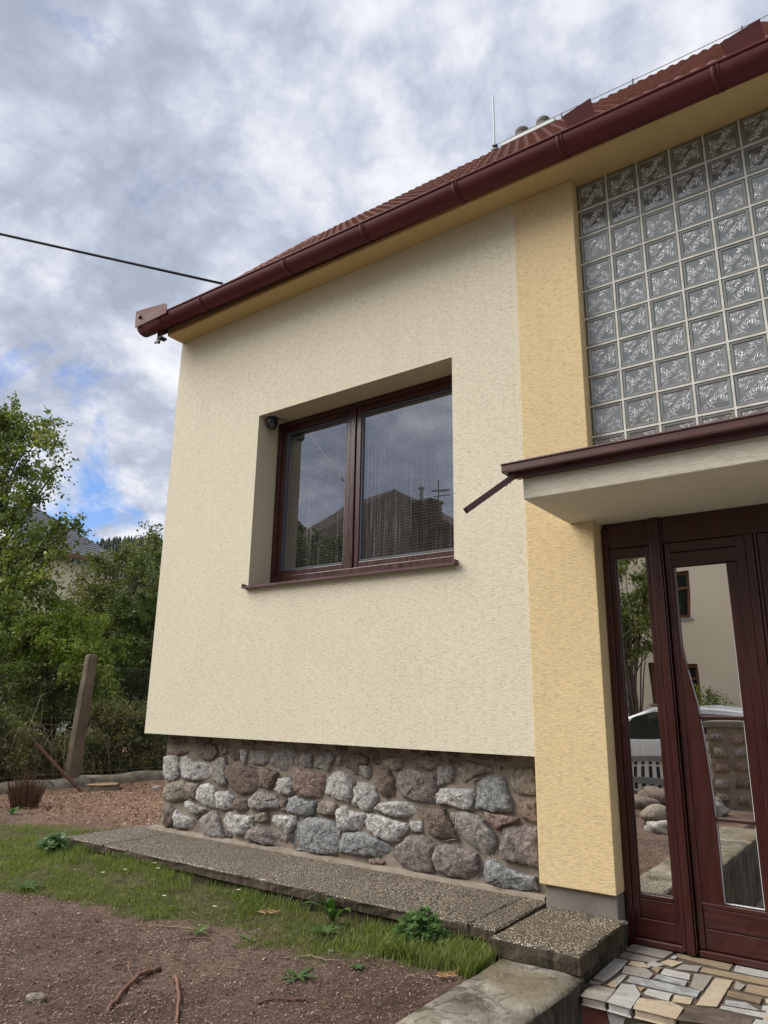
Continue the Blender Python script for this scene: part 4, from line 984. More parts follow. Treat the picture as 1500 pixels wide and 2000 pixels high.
flakes(34000, -9.25, -5.3, .1, 5.5, lambda x, y: chips(x, y), (.006, .018), 6, 'wood_chip', 'wood_chips', 'light brown wood chips around the tree stump by the concrete post', 'wood chips')
flakes(16000, -9.2, -5.0, -2.5, .9, lambda x, y: (1-turf(x, y))*.8, (.004, .012), 7, 'mulch_chip', 'leaf_litter', 'brown litter among the thin grass at the left edge', 'litter')

def stick(label, pts, r0, r1, mat_='root_bark', name='root', cat='root', group=None, side=None):
    P_ = [Vector(p) for p in pts]; out = []
    for i in range(len(P_)-1):
        for k in range(5): out.append(P_[i].lerp(P_[i+1], k/5)+Vector([random.uniform(-1, 1)*.0035 for _ in range(3)]))
    out.append(P_[-1]); rs = [r0+(r1-r0)*i/(len(out)-1)+random.uniform(-.0006, .0006) for i in range(len(out))]
    b = MB(); b.smooth = True; b.tube(out, rs, 7); return link(name, b.mesh(name, mat_), label=label, category=cat, group=group)
def gp_(x, y, dz=.01): return (x, y, float(gz(x, y))+dz)
stick('thick reddish root curving across the bare mulch, the largest one', [gp_(-2.72, -1.99, .004), gp_(-2.83, -1.85, .014), gp_(-2.92, -1.70, .018), gp_(-2.94, -1.57, .008)], .0075, .011)
stick('thin curled root just left of the thick reddish root', [gp_(-3.10, -1.72), gp_(-3.06, -1.66, .02), gp_(-2.99, -1.70, .016), gp_(-2.91, -1.73)], .004, .005)
stick('forked root pointing at the viewer right of the thick reddish root', [gp_(-2.79, -1.61, .01), gp_(-2.68, -1.68, .014), gp_(-2.56, -1.77, .010), gp_(-2.41, -1.90, .002)], .008, .0065)
stick('short wavy root lying alone near the concrete wall top', [gp_(-2.315, -1.57, .004), gp_(-2.29, -1.50, .010), gp_(-2.25, -1.45, .010), gp_(-2.205, -1.41, .006)], .004, .006)
stick('pale dry flower stalk lying on the mulch below the daisies', [gp_(-3.50, -1.22, .008), gp_(-3.36, -1.14, .016), gp_(-3.22, -1.10, .010)], .0022, .0030, 'dry_twig', 'stalk', 'stalk')
stick('small dark twig beside the pale dry stalk', [gp_(-3.18, -1.27, .006), gp_(-3.10, -1.20, .012), gp_(-3.05, -1.18, .006)], .003, .003, 'branch_bark', 'twig', 'twig')
stick('thin grey twig forking under the dry orange frond', [gp_(-2.60, -1.12, .008), gp_(-2.52, -1.04, .014), gp_(-2.42, -1.03, .010), gp_(-2.35, -1.0, .008)], .0025, .002, 'dry_twig', 'twig', 'twig')
lt = MB()
for i in range(150):
    x, y = random.uniform(-4.6, -1.75), random.uniform(-2.5, -.9); a = random.uniform(0, 6.28); l_ = random.uniform(.015, .05); z = float(gz(x, y))
    lt.tube([(x, y, z+.003), (x+math.cos(a)*l_, y+math.sin(a)*l_, z+.009), (x+math.cos(a+.3)*l_*2, y+math.sin(a+.3)*l_*2, z+.003)], random.uniform(.0007, .0016), 4)
lt.build('twig_litter', 'dry_twig', None, kind='stuff', label='fine dry twigs strewn over the dark mulch', category='litter')
def pebble(label, x, y, r, sq, mat_, cat='stone', name='stone', group=None, z=None):
    import bmesh as _b
    bm = _b.new(); _b.ops.create_icosphere(bm, subdivisions=3, radius=r); rr_ = random.Random(int(abs(x*1000)))
    ph_ = [rr_.uniform(0, 6) for _ in range(3)]
    for v in bm.verts:
        d = v.co.normalized(); k = 1+.18*math.sin(d.x*3+ph_[0])*math.cos(d.y*3+ph_[1])+.10*math.sin(d.z*6+ph_[2]+d.x*5); v.co = Vector((d.x*k*sq[0], d.y*k*sq[1], d.z*k*sq[2]))*r
    me_ = bpy.data.meshes.new(name); bm.to_mesh(me_); bm.free(); me_.materials.append(MATS[mat_])
    for p in me_.polygons: p.use_smooth = True
    return link(name, me_, None, (x, y, (float(gz(x, y)) if z is None else z)+r*sq[2]*.45), rr_.uniform(0, 3), label=label, category=cat, group=group)
pebble('pale wedge shaped stone lying on the mulch at the lower left', -3.04, -2.10, .036, (1.15, .8, .55), 'stone_t')
pebble('small blue grey pebble between grass and mulch below the clover', -2.47, -.93, .016, (1.2, .8, .6), 'stone_u')

# ------------------------------------------------------------------ leaves and plants
def leafcloud(c, n_, size, seed, droop=.2, spread=.06, flat=.45):
    r_ = np.random.default_rng(seed); N = len(c)
    u = r_.normal(0, 1, (N, 3)); u[:, 2] -= droop; u /= np.linalg.norm(u, axis=1)[:, None]
    nn = r_.normal(0, 1, (N, 3))*(1-flat); nn[:, 2] += flat*1.6; s = np.cross(nn, u); s /= (np.linalg.norm(s, axis=1)[:, None]+1e-6)
    l = size*r_.uniform(.6, 1.3, N)[:, None]; w = l*r_.uniform(.24, .36, N)[:, None]; c = c+r_.normal(0, spread, (N, 3))
    return np.stack([c, c+u*l*.45+s*w, c+u*l, c+u*l*.45-s*w], 1).reshape(-1, 3)
def twigs(centres, radii, T, K, seed, up=.25, lo=.15):
    """leaf points along twigs that radiate from each clump centre"""
    r_ = np.random.default_rng(seed); M = len(centres); d = r_.normal(0, 1, (M, T, 3)); d[..., 2] += up; d /= np.linalg.norm(d, axis=2)[..., None]
    ln_ = radii[:, None, None]*r_.uniform(.55, 1.25, (M, T, 1)); t = r_.uniform(lo, 1, (M, T, K, 1))
    p = centres[:, None, None, :]+d[:, :, None, :]*ln_[:, :, None, :]*t; p[..., 2] -= (t[..., 0]**2)*ln_[:, :, None, 0]*.22; return p.reshape(-1, 3)
def shell(c, rad, n, seed, inner=.55, zmin=-.5):
    r_ = np.random.default_rng(seed); d = r_.normal(0, 1, (n*3, 3)); d /= np.linalg.norm(d, axis=1)[:, None]; d = d[d[:, 2] > zmin][:n]
    k = r_.uniform(inner, 1, len(d))[:, None]; return np.array(c)+d*k*np.array(rad)
def bush(name, label, cat, base, crown, rad, nclump, cr, T, K, size, mat_, seed, extra=None, trunk=.05, group=None, up=.25, inner=.45, zmin=-.8, spread=.035, tmean=.45):
    root = thing(name, label, cat, base, group); r_ = np.random.default_rng(seed+90)
    c = shell(crown, rad, nclump, seed, inner, zmin)
    if extra is not None: c = np.concatenate([c, np.array(extra)])
    c[:, 2] = np.maximum(c[:, 2], base[2]+.15)
    rr_ = r_.uniform(cr*.6, cr*1.25, len(c)); p = twigs(c, rr_, T, K, seed+1, up); v = leafcloud(p, 0, size, seed+2, spread=spread)-np.array(base)
    tint = np.clip(r_.normal(tmean, .17, len(p))+np.repeat(r_.normal(0, .13, len(c)), T*K), 0, 1)
    np_mesh('foliage', v, 4, mat_, tint, root)
    b = MB(); b.smooth = True; B0 = Vector(base)
    def rel(q): return Vector(q)-B0
    top = Vector(crown)+Vector((0, 0, rad[2]*.3)); stem = [B0+Vector((0, 0, -.1)), B0.lerp(Vector(crown), .5)+Vector((.08, .05, 0)), top]
    b.tube([rel(q) for q in stem], [trunk, trunk*.75, trunk*.4], 7)
    for i, cc in enumerate(c[::max(1, len(c)//26)]):
        s0 = stem[0].lerp(stem[2], random.uniform(.15, .75)); e = Vector(cc); mid = s0.lerp(e, .5)+Vector((0, 0, random.uniform(.0, .15)))*(e-s0).length
        b.tube([rel(s0), rel(mid), rel(e)], [trunk*.4, trunk*.25, trunk*.10], 5)
    b.build('trunk' if cat == 'tree' else 'branches', 'branch_bark', root); return root
# tall loose tree at the left edge: whippy branches against the sky
tp = []
rT = random.Random(4)
def whip(a, b, n): return [tuple(Vector(a).lerp(Vector(b), i/(n-1))+Vector((rT.uniform(-.08, .08), rT.uniform(-.08, .08), -.12*(i/(n-1))**2))) for i in range(n)]
for a, b in (((-14.2, 2.2, 6.4), (-12.15, 2.2, 6.5)), ((-14.4, 2.2, 6.0), (-11.80, 2.2, 6.15)), ((-14.5, 2.4, 5.7), (-11.95, 2.4, 5.6)), ((-14.5, 2.0, 6.6), (-13.1, 2.0, 6.85)), ((-14.2, 2.2, 5.2), (-12.1, 2.2, 5.15)), ((-14.0, 2.3, 5.0), (-12.6, 2.3, 4.8)),
             ((-13.6, 2.4, 4.2), (-11.1, 2.4, 4.55)), ((-13.2, 2.3, 4.0), (-11.5, 2.4, 4.1)), ((-13, 2.2, 3.6), (-11.6, 2.3, 3.6)), ((-14.4, 2.3, 6.6), (-13.5, 2.3, 7.1))): tp += whip(a, b, 9)
bush('fruit_tree', 'tall loose green tree at the left edge with whippy branches against the sky', 'tree', (-14.6, 2.2, .4), (-14.9, 2.2, 4.2), (1.2, 1.3, 1.9), 34, .45, 13, 17, .075, 'leaf_olive', 11, tp, .13, up=.1, spread=.03)
bush('broad_bush', 'broad dark olive bush filling the left side under the loose tree', 'bush', (-12.3, 1.9, .4), (-12.4, 1.9, 2.0), (1.35, 1.2, 1.75), 80, .45, 18, 26, .062, 'leaf_olive', 21, None, .06, tmean=.38)
bush('bright_bush', 'bright yellow green rounded bush behind the concrete post', 'bush', (-12.0, 2.95, .4), (-12.0, 2.95, 1.9), (1.12, 1.0, 1.45), 84, .38, 20, 28, .056, 'leaf_bright', 31, [(-11.3, 2.9, 2.6), (-11.0, 2.6, 2.0), (-11.4, 2.4, 2.5), (-12.2, 2.7, 3.3), (-11.6, 3.4, 2.9), (-11.1, 2.9, 2.3), (-11.7, 2.9, 3.0), (-10.9, 3.1, 1.9), (-11.0, 3.2, 1.5)], .06)
bush('dark_hedge_bush', 'tall dark bush against the left corner of the house', 'bush', (-12.5, 5.4, .4), (-12.5, 5.4, 2.2), (1.35, 1.2, 1.85), 100, .44, 18, 24, .062, 'leaf_dark', 41, [(-11.6, 5.0, 4.3), (-12.2, 5.0, 4.4), (-11.9, 4.8, 4.0), (-12.9, 5, 4.3)], .07, tmean=.5)
bush('reddish_tree', 'brownish green small tree with loose top left of the house corner', 'tree', (-14.6, 5.5, .4), (-14.2, 5.5, 3.4), (1.25, 1.2, 1.55), 84, .46, 16, 22, .066, 'leaf_mixed', 51, [(-13.2, 5.3, 4.7), (-13.8, 5.3, 4.7), (-13.0, 5.3, 5.0), (-12.7, 5.3, 4.9)], .08)
bush('back_bush', 'mid green bush mass between the slate roof and the bright bush', 'bush', (-15.8, 3.9, .4), (-15.9, 3.7, 2.25), (1.9, 1.3, 1.75), 110, .50, 17, 22, .07, 'leaf_olive', 61, None, .08, tmean=.5)
bush('low_thicket', 'low tangled olive shrub left of the concrete post', 'shrub', (-10.6, 1.0, .42), (-10.45, .9, .85), (.75, 1.2, .80), 90, .30, 18, 24, .050, 'leaf_mixed', 71, None, .03, tmean=.42)
bush('post_shrub', 'low dark green shrub behind the wire fence right of the concrete post', 'shrub', (-10.5, 3.1, .42), (-10.35, 3.2, .85), (.65, 1.3, .80), 90, .30, 18, 24, .050, 'leaf_mixed', 81, None, .03, tmean=.40)
bush('corner_shrub', 'dark shrub by the mossy kerb next to the stone plinth', 'shrub', (-10.9, 5.6, .42), (-10.7, 5.4, .95), (.8, 1.3, .95), 80, .36, 16, 22, .05, 'leaf_dark', 91, None, .03, tmean=.5)
bush('far_left_shrub', 'olive shrub at the far left edge beside the thicket', 'shrub', (-10.9, -.3, .42), (-11.0, -.3, 1.3), (.9, .9, 1.1), 60, .36, 16, 22, .05, 'leaf_olive', 95, None, .03, tmean=.4)
tw = MB(); tw.smooth = True; r2 = random.Random(3)
for i in range(70):
    x, y = r2.uniform(-10.1, -9.7), r2.uniform(.2, 4.2); h = r2.uniform(.5, 1.5)*(1 if abs(y-1.2) < .6 else .7); dx, dy = r2.uniform(-.45, .45), r2.uniform(-.6, .6)
    tw.tube([(x, y, .42), (x+dx*.3, y+dy*.3, .42+h*.55), (x+dx*.7, y+dy*.75, .42+h*.92), (x+dx*1.2, y+dy*1.3, .42+h*1.0-.1*abs(dy))], [.005, .004, .003, .0012], 4)
link('dry_brush', tw.mesh('dry_brush', 'dry_twig'), label='bare grey twigs arching among the shrubs behind the wire fence', category='twigs', kind='stuff')

# ------------------------------------------------------------------ fence, post, stump
fence = thing('wire_fence', 'old chain link fence on leaning concrete posts with a mossy kerb', 'fence', (-9.3, 1.8, .42))
F0 = Vector((-9.3, 1.8, .42))
pm = MB(); pz = [(-.05, .085), (.9, .078), (1.72, .070), (1.76, .060)]
for z, w_ in pz:
    lx = .030*z; ly = .035*z
    pm.v += [(-w_*.8+lx, -w_+ly, z), (w_*.8+lx, -w_+ly, z), (w_*.8+lx, w_+ly, z), (-w_*.8+lx, w_+ly, z)]
for k in range(3):
    for i in range(4): pm.face((k*4+i, k*4+(i+1) % 4, k*4+4+(i+1) % 4, k*4+4+i))
pm.face((12, 13, 14, 15)); pme = pm.mesh('post', 'post_concrete')
for y in (0, 3.1, 6.2, -3.1):
    o = link('post', pme, fence, (0, y, 0)); bv = o.modifiers.new('bevel', 'BEVEL'); bv.width = .012; bv.segments = 2
    for z in (.78, 1.62): MB().tube([(-.075, y-.09+.03*z, z), (.09, y-.09+.03*z, z), (.09, y+.09+.03*z, z), (-.075, y+.09+.03*z, z)], .0025, 4).build('tie_wire', 'wire_steel', fence)
kb = MB(); kb.smooth = True; n_ = 70
for i in range(n_):
    y = -4.5+12*i/(n_-1); e = float(fb(y, 3, 2.2, 3)-.5)*.04
    for dx, z in ((.12, -.1), (.125, .06), (.085, .12), (-.08, .125), (-.12, .06)): kb.v.append((dx+e, y, z+.01+e*.5+.012*math.sin(y*7)))
for i in range(n_-1):
    for k in range(4): kb.face((i*5+k, i*5+k+1, (i+1)*5+k+1, (i+1)*5+k))
kb.build('kerb', 'weathered_concrete', fence)
ml = []; S_ = .055; ys = np.arange(-4.4, 7.5, S_); rw = .0011; H_ = 1.42
for y in ys:
    for sgn in (1, -1):
        ya, yb = y, y+sgn*H_; za, zb = .18, .18+H_
        if yb > 7.5: zb -= (yb-7.5); yb = 7.5
        if yb < -4.4: zb -= (-4.4-yb); yb = -4.4
        x = -.085+sgn*.0012; ml += [(x, ya-rw, za), (x, ya+rw, za), (x, yb+rw, zb), (x, yb-rw, zb)]
np_mesh('wire_mesh', ml, 4, 'wire_steel', None, fence, kind='stuff')
for z in (.18, .9, 1.6): MB().tube([(-.085, -4.5, z), (-.085, 0, z+.01), (-.085, 3, z-.015), (-.085, 7.5, z)], .0028, 5).build('line_wire', 'wire_steel', fence)
MB().tube([(-9.19, 1.20, 1.01), (-8.95, 1.40, .72), (-8.72, 1.62, .44)], [.018, .021, .021], 10).build('wooden_pole', 'dead_stalk', None, label='thin weathered wooden pole leaning down in front of the concrete post', category='pole')
st = thing('tree_stump', 'flat sawn tree stump among wood chips right of the concrete post', 'stump', (-8.76, 1.95, .42))
b = MB(); nS = 22
for rr_, z in ((.30, -.03), (.245, .03), (.215, .065), (.21, .082)):
    for k in range(nS):
        a = 6.283*k/nS; q = rr_*(1+.10*math.sin(a*3+1)+.06*math.sin(a*7)); b.v.append((q*math.cos(a)*.8, q*math.sin(a), z+random.uniform(-.004, .004)))
for i in range(3):
    for k in range(nS): b.face((i*nS+k, i*nS+(k+1) % nS, (i+1)*nS+(k+1) % nS, (i+1)*nS+k))
b.build('bark', 'branch_bark', st)
b = MB(); b.v = [(.205*(1+.10*math.sin(6.283*k/nS*3+1)+.06*math.sin(6.283*k/nS*7))*math.cos(6.283*k/nS)*.8, .205*(1+.10*math.sin(6.283*k/nS*3+1)+.06*math.sin(6.283*k/nS*7))*math.sin(6.283*k/nS), .087) for k in range(nS)]; b.face(range(nS)); b.build('cut_face', 'stump_wood', st)
tf = MB(); r3 = random.Random(9)
for i in range(170):
    a = r3.uniform(0, 6.28); d = r3.random()**.5*.13; x, y = -7.98+math.cos(a)*d, .48+math.sin(a)*d; h = r3.uniform(.16, .34)*(1.25-d*3); l_ = .35*d/.13*h
    tf.tube([(x, y, .42), (x+math.cos(a)*l_*.5, y+math.sin(a)*l_*.5, .42+h*.6), (x+math.cos(a)*l_, y+math.sin(a)*l_, .42+h)], [.006, .005, .003], 4)
link('dead_grass_clump', tf.mesh('dead_grass_clump', 'dead_stalk'), label='cut back clump of dead reddish brown stalks at the left edge', category='grass clump')
pebble('small grey stone lying by the tree stump', -8.25, 2.4, .06, (1.1, .9, .6), 'stone_g')

# ------------------------------------------------------------------ weeds and flowers
def leaf_strip(b, base, az, length, width, rise, lobes=0, droop=.6, seg=7):
    o = len(b.v); dx, dy = math.cos(az), math.sin(az)
    for i in range(seg+1):
        t = i/seg; w_ = width*math.sin(math.pi*min(1, .08+t*.92))**.8*(1-.25*t); 
        if lobes: w_ *= 1-.45*(i % 2)
        x = dx*length*t; y = dy*length*t; z = rise*(t-droop*t*t*1.1)+.004
        for s_ in (-1, 0, 1): b.v.append((base[0]+x-dy*w_*s_, base[1]+y+dx*w_*s_, base[2]+z+(.15*w_ if s_ else 0)))
    for i in range(seg):
        for s_ in (0, 1): b.face((o+i*3+s_, o+i*3+s_+1, o+i*3+4+s_, o+i*3+3+s_))
def weed(label, x, y, n, ln_, wd, rise, lobes, name='weed', cat='weed', az=(0, 6.28), mat_='weed_leaf', t=.6, group=None):
    r_ = random.Random(int(abs(x*991+y*577))); b = MB(); b.smooth = True; z = float(gz(x, y)); root = thing(name, label, cat, (x, y, z), group)
    for k in range(n):
        a = az[0]+(az[1]-az[0])*k/max(1, n)+r_.uniform(-.25, .25); c = MB(); c.smooth = True
        leaf_strip(c, (0, 0, 0), a, ln_*r_.uniform(.7, 1.2), wd*r_.uniform(.8, 1.2), rise*r_.uniform(.6, 1.3), lobes)
        me_ = c.mesh('leaf', mat_); at = me_.attributes.new('tint', 'FLOAT', 'FACE'); at.data.foreach_set('value', np.full(len(me_.polygons), min(1, max(0, t+r_.uniform(-.2, .2))), np.float32)); link('leaf', me_, root)
    return root
weed('dandelion rosette growing alone on the bare mulch in the foreground', -2.40, -1.24, 9, .105, .013, .05, 1, 'dandelion', 'weed')
weed('large upright dock leaves in the grass against the pavement edge', -2.71, -.63, 5, .17, .026, .30, 0, 'dock_plant', 'weed', (-2.4, .2))
weed('flat dandelion rosette in the grass below the dock leaves', -2.62, -.80, 8, .12, .014, .08, 1, 'dandelion', 'weed')
weed('broad leaved weed at the left corner of the pavement', -5.56, -.62, 9, .15, .030, .12, 0, 'broad_weed', 'weed')
weed('pale green thistle like weed at the left edge where grass meets mulch', -4.75, -1.22, 9, .13, .015, .10, 1, 'dandelion', 'weed')
weed('small weed with silvery leaves lying on the mulch', -3.20, -1.13, 6, .09, .016, .05, 1, 'weed', 'weed', t=.9)
weed('single long yellowish leaf on the mulch near the orange frond', -2.92, -1.05, 2, .09, .012, .02, 0, 'fallen_leaf', 'leaf', t=1.0)
weed('tiny seedling in the mulch right of the dandelion rosette', -2.24, -1.02, 6, .045, .010, .03, 0, 'seedling', 'weed')
weed('low weed at the far left in front of the dead stalks', -7.6, .15, 10, .16, .022, .14, 1, 'weed', 'weed')
def clover(label, x, y, rx, ry, h, n, name, seed):
    r_ = random.Random(seed); root = thing(name, label, 'weed', (x, y, float(gz(x, y)))); b = MB(); V = []; T = []
    for i in range(n):
        a = r_.uniform(0, 6.28); d = r_.random()**.6; px, py = math.cos(a)*rx*d, math.sin(a)*ry*d; pz = h*(1-d*d*.75)*r_.uniform(.55, 1.05); nv = Vector((r_.uniform(-.5, .5), r_.uniform(-.7, .1), 1)).normalized(); u = nv.cross(Vector((1, 0, 0))).normalized(); w_ = nv.cross(u)
        for k in range(3):
            q = k*2.094+r_.uniform(-.2, .2); d1 = u*math.cos(q)+w_*math.sin(q); d2 = nv.cross(d1); s_ = r_.uniform(.017, .026); c = Vector((px, py, pz))
            V += [c, c+d1*s_*.7+d2*s_*.62, c+d1*s_*1.15+d2*s_*.35, c+d1*s_*1.0]; V += [c, c+d1*s_*1.0, c+d1*s_*1.15-d2*s_*.35, c+d1*s_*.7-d2*s_*.62]; t = r_.uniform(.15, 1); T += [t, t]
        b.tube([(px*.4, py*.4, 0), (px, py, pz)], .001, 3)
    np_mesh('leaves', [tuple(v) for v in V], 4, 'weed_leaf', T, root); b.build('stems', 'weed_leaf', root)
clover('bushy clump of round leaved columbine against the pavement side', -2.12, -.66, .16, .09, .17, 130, 'columbine', 5)
clover('small leafy weed at the base of the left pavement corner', -5.42, -.66, .16, .09, .13, 120, 'creeping_weed', 6)
dz_lab = ['in the long grass close to the pavement, nearest the plinth', 'just below the one nearest the pavement', 'in the middle of the lawn strip, leftmost', 'beside the leftmost one', 'at the edge of the mulch', 'next to the pavement wall, furthest right of the high ones', 'lying low on the mulch edge right of the others']
for (x, y), lb_ in zip([(-4.302, -.60), (-4.184, -.66), (-4.43, -.90), (-4.34, -.80), (-3.71, -.97), (-3.40, -.68), (-3.32, -.93)], dz_lab):
    d = thing('daisy', 'small white daisy '+lb_, 'daisy', (x, y, float(gz(x, y))), 'white daisies in the grass'); h = .06
    MB().tube([(0, 0, 0), (.004, 0, h)], .0012, 4).build('stem', 'weed_leaf', d)
    b = MB()
    for k in range(12):
        a = k*.5236; b.add([(.004, 0, h), (.004+math.cos(a-.2)*.010, math.sin(a-.2)*.010, h+.001), (.004+math.cos(a)*.0125, math.sin(a)*.0125, h+.001), (.004+math.cos(a+.2)*.010, math.sin(a+.2)*.010, h+.001)], [(0, 1, 2, 3)])
    b.build('petals', 'petal_white', d); MB().lathe([(.004, h), (.003, h+.003), (.0005, h+.004)], (.004, 0, 0), 8).build('centre', 'petal_core', d)
def frond(label, x, y, az, ln_, n):
    b = MB(); z = float(gz(x, y))+.012; r_ = random.Random(int(x*-100)); d = Vector((math.cos(az), math.sin(az), .06)); s_ = Vector((-d.y, d.x, 0))
    b.tube([Vector((x, y, z)), Vector((x, y, z))+d*ln_], .0018, 4)
    for k in range(n):
        t = k/n; q = Vector((x, y, z))+d*ln_*t
        for g_ in (-1, 1):
            e = q+(d*.7+s_*g_)*ln_*.36*(1-t*.7)*r_.uniform(.7, 1.1)+Vector((0, 0, r_.uniform(-.004, .012))); b.tube([q, e], [.0016, .0010], 4)
            for w_ in (.35, .6, .85):
                c = q.lerp(e, w_); b.tube([c, c+d*.014+s_*g_*.006], .0010, 3)
    link('dry_frond', b.mesh('dry_frond', 'dry_frond'), label=label, category='twig')
frond('dry tan conifer sprig lying in the grass left of the dock leaves', -3.16, -.76, .35, .13, 9); frond('dry orange conifer sprig by the concrete wall top', -1.865, -.94, .6, .085, 7)

# ------------------------------------------------------------------ overhead cables
def cable(label, a, b, sag, r, n=30):
    a, b = Vector(a), Vector(b); pts = [a.lerp(b, t)-Vector((0, 0, sag*4*t*(1-t))) for t in np.linspace(0, 1, n)]
    q = MB(); q.smooth = True; q.tube(pts, r, 6); link('overhead_cable', q.mesh('overhead_cable', 'cable_rubber'), label=label, category='cable')
cable('black overhead cable running from the sky at the left to the eaves', (-4.70, -.10, 5.36), (-20.7, -13.5, 9.55), .05, .012)
cable('black cable seen only as a reflection in the left window pane', (-7.0, -4.0, 5.04), (-15.0, -11.5, 10.6), .1, .012)

# ------------------------------------------------------------------ slate roofed house at the left, far behind
sh = thing('slate_roof_house', 'house with a grey slate roof and white chimney behind the trees at the left', 'house', (-30, 12, .3)); S0 = Vector((-30, 12, .3))
def SV(b): b.v = [tuple(Vector(v)-S0) for v in b.v]; return b
ez, ex, k_ = 7.01, -25.87, .447; rx_ = -38.0; rz = ez+(ex-rx_)*k_
SV(MB().box(-50, -26.35, 8.0, 13.1, .2, ez-.25)).build('wall', 'beige_render', sh)
b = MB(); b.add([(ex, 7.6, ez), (ex, 13.46, ez), (rx_, 13.46, rz), (rx_, 7.6, rz), (2*rx_-ex, 13.46, ez), (2*rx_-ex, 7.6, ez), (ex, 7.6, ez-.15), (ex, 13.46, ez-.15), (rx_, 13.46, rz-.2), (rx_, 7.6, rz-.2)], [(0, 1, 2, 3), (3, 2, 4, 5), (6, 7, 1, 0), (7, 8, 2, 1), (6, 0, 3, 9)])
b.face((6, 9, 8, 7)); SV(b).build('roof', 'slate_shingle', sh)
sc_ = MB(); rowsn = 30
for i in range(rowsn):      # overlapping courses of slates
    x0 = ex-(ex-rx_)*i/rowsn; z0 = ez+(ex-x0)*k_; x1 = x0-(ex-rx_)/rowsn-.03; z1 = ez+(ex-x1)*k_
    sc_.add([(x0+.03, 7.6, z0+.022), (x0+.03, 13.46, z0+.022), (x1, 13.46, z1+.012), (x1, 7.6, z1+.012), (x0+.03, 7.6, z0-.01), (x0+.03, 13.46, z0-.01)], [(0, 1, 2, 3), (4, 5, 1, 0)])
SV(sc_).build('slate_course', 'slate_shingle', sh, kind='stuff')
SV(MB().box(ex-.02, ex+.16, 7.6, 13.46, ez-.16, ez-.02)).build('eaves_board', 'copper_eave', sh)
SV(MB().box(-27.3, -25.55, 8.15, 8.6, 6.6, 8.75)).build('chimney', 'white_render', sh)

# ------------------------------------------------------------------ forested hill
hx = np.linspace(-1100, 260, 90); hy = np.linspace(180, 900, 36); HX, HY = np.meshgrid(hx, hy, indexing='ij')
def hz_(x, y):
    d = np.clip((y-180)/300, 0, 1); d = d*d*(3-2*d)
    return -6+d*(150+.10*(-(x)-560)*(-1)*-1*0+18*np.sin(x*.006+1)+10*np.sin(x*.017))*np.interp(x, [-1100, -760, -560, -420, 260], [1.15, 1.12, 1.0, .80, .5])
HZ = hz_(HX, HY); hm = bpy.data.meshes.new('hill'); co = np.stack([HX, HY, HZ], -1).reshape(-1, 3).astype(np.float32); a_, b_ = HX.shape
idx = np.arange(a_*b_).reshape(a_, b_); q = np.stack([idx[:-1, :-1], idx[1:, :-1], idx[1:, 1:], idx[:-1, 1:]], -1).reshape(-1, 4)
hm.from_pydata([tuple(c) for c in co.tolist()], [], [tuple(f) for f in q.tolist()]); hm.materials.append(MATS['forest_floor']); hm.update(); link('hill', hm, kind='structure')
r_ = np.random.default_rng(8); N = 7500; tx = r_.uniform(-1000, -200, N); ty = r_.uniform(330, 620, N); tz = hz_(tx, ty); th = r_.uniform(9, 19, N); V = []; T = []
for k in range(3):      # three ragged tiers, six faces each
    for s_ in range(6):
        a0, a1 = s_*1.0472+k*.5, (s_+1)*1.0472+k*.5; rr_ = th*(.20-.05*k)*r_.uniform(.8, 1.2, N); zb = tz+th*(.12+.27*k); zt = tz+th*(.55+.225*k)
        V.append(np.stack([np.stack([tx+np.cos(a0)*rr_, ty+np.sin(a0)*rr_, zb], -1), np.stack([tx+np.cos(a1)*rr_, ty+np.sin(a1)*rr_, zb+.6], -1), np.stack([tx, ty, zt], -1)], 1)); T.append(r_.uniform(.1, .9, N))
np_mesh('conifer_forest', np.concatenate(V).reshape(-1, 3), 3, 'leaf_conifer', np.concatenate(T), kind='stuff', label='dark conifer forest on the hill beyond the gardens', category='forest')

# ------------------------------------------------------------------ the street behind the viewer (mirrored in the panes)
hb = thing('beige_house', 'tall beige rendered house mirrored in the entrance door glass', 'house', (-3, -13, .13)); B0 = Vector((-3, -13, .13))
def BV(b): b.v = [tuple(Vector(v)-B0) for v in b.v]; return b
yb = -11.0; wins = [(-4.30, -3.37, 3.34, 4.26), (-4.30, -3.37, 1.65, 2.45), (-1.2, -.2, 3.34, 4.26), (-6.6, -5.7, 3.34, 4.26), (.8, 1.8, 3.34, 4.26)]
w = MB(); xs = sorted({-7.2, 3.0} | {a for q in wins for a in q[:2]}); zs = sorted({.05, 6.3} | {a for q in wins for a in q[2:]})
for i in range(len(xs)-1):
    for j in range(len(zs)-1):
        cx_, cz_ = (xs[i]+xs[i+1])/2, (zs[j]+zs[j+1])/2
        if any(a < cx_ < b and c < cz_ < d for a, b, c, d in wins): continue
        w.quad((xs[i+1], yb, zs[j]), (xs[i], yb, zs[j]), (xs[i], yb, zs[j+1]), (xs[i+1], yb, zs[j+1]))
w.box(-7.2, 3.0, -19, -11.2, .05, 6.3); BV(w).build('wall', 'beige_render', hb)
for a, b_, c, d in wins:
    f_ = MB(); frame(f_, a, b_, c, d, .07, yb-.16, yb-.10); f_.box((a+b_)/2-.03, (a+b_)/2+.03, yb-.16, yb-.10, c, d); f_.box(a+.07, b_-.07, yb-.16, yb-.105, (c+d)/2+.08, (c+d)/2+.13); wo_ = BV(f_).build('window', 'window_orange', hb)
    BV(MB().box(a+.06, b_-.06, yb-.15, yb-.14, c+.06, d-.06)).build('pane', 'car_glass', wo_); BV(MB().box(a-.05, b_+.05, yb-.1, yb+.06, c-.04, c)).build('sill', 'zinc', wo_)
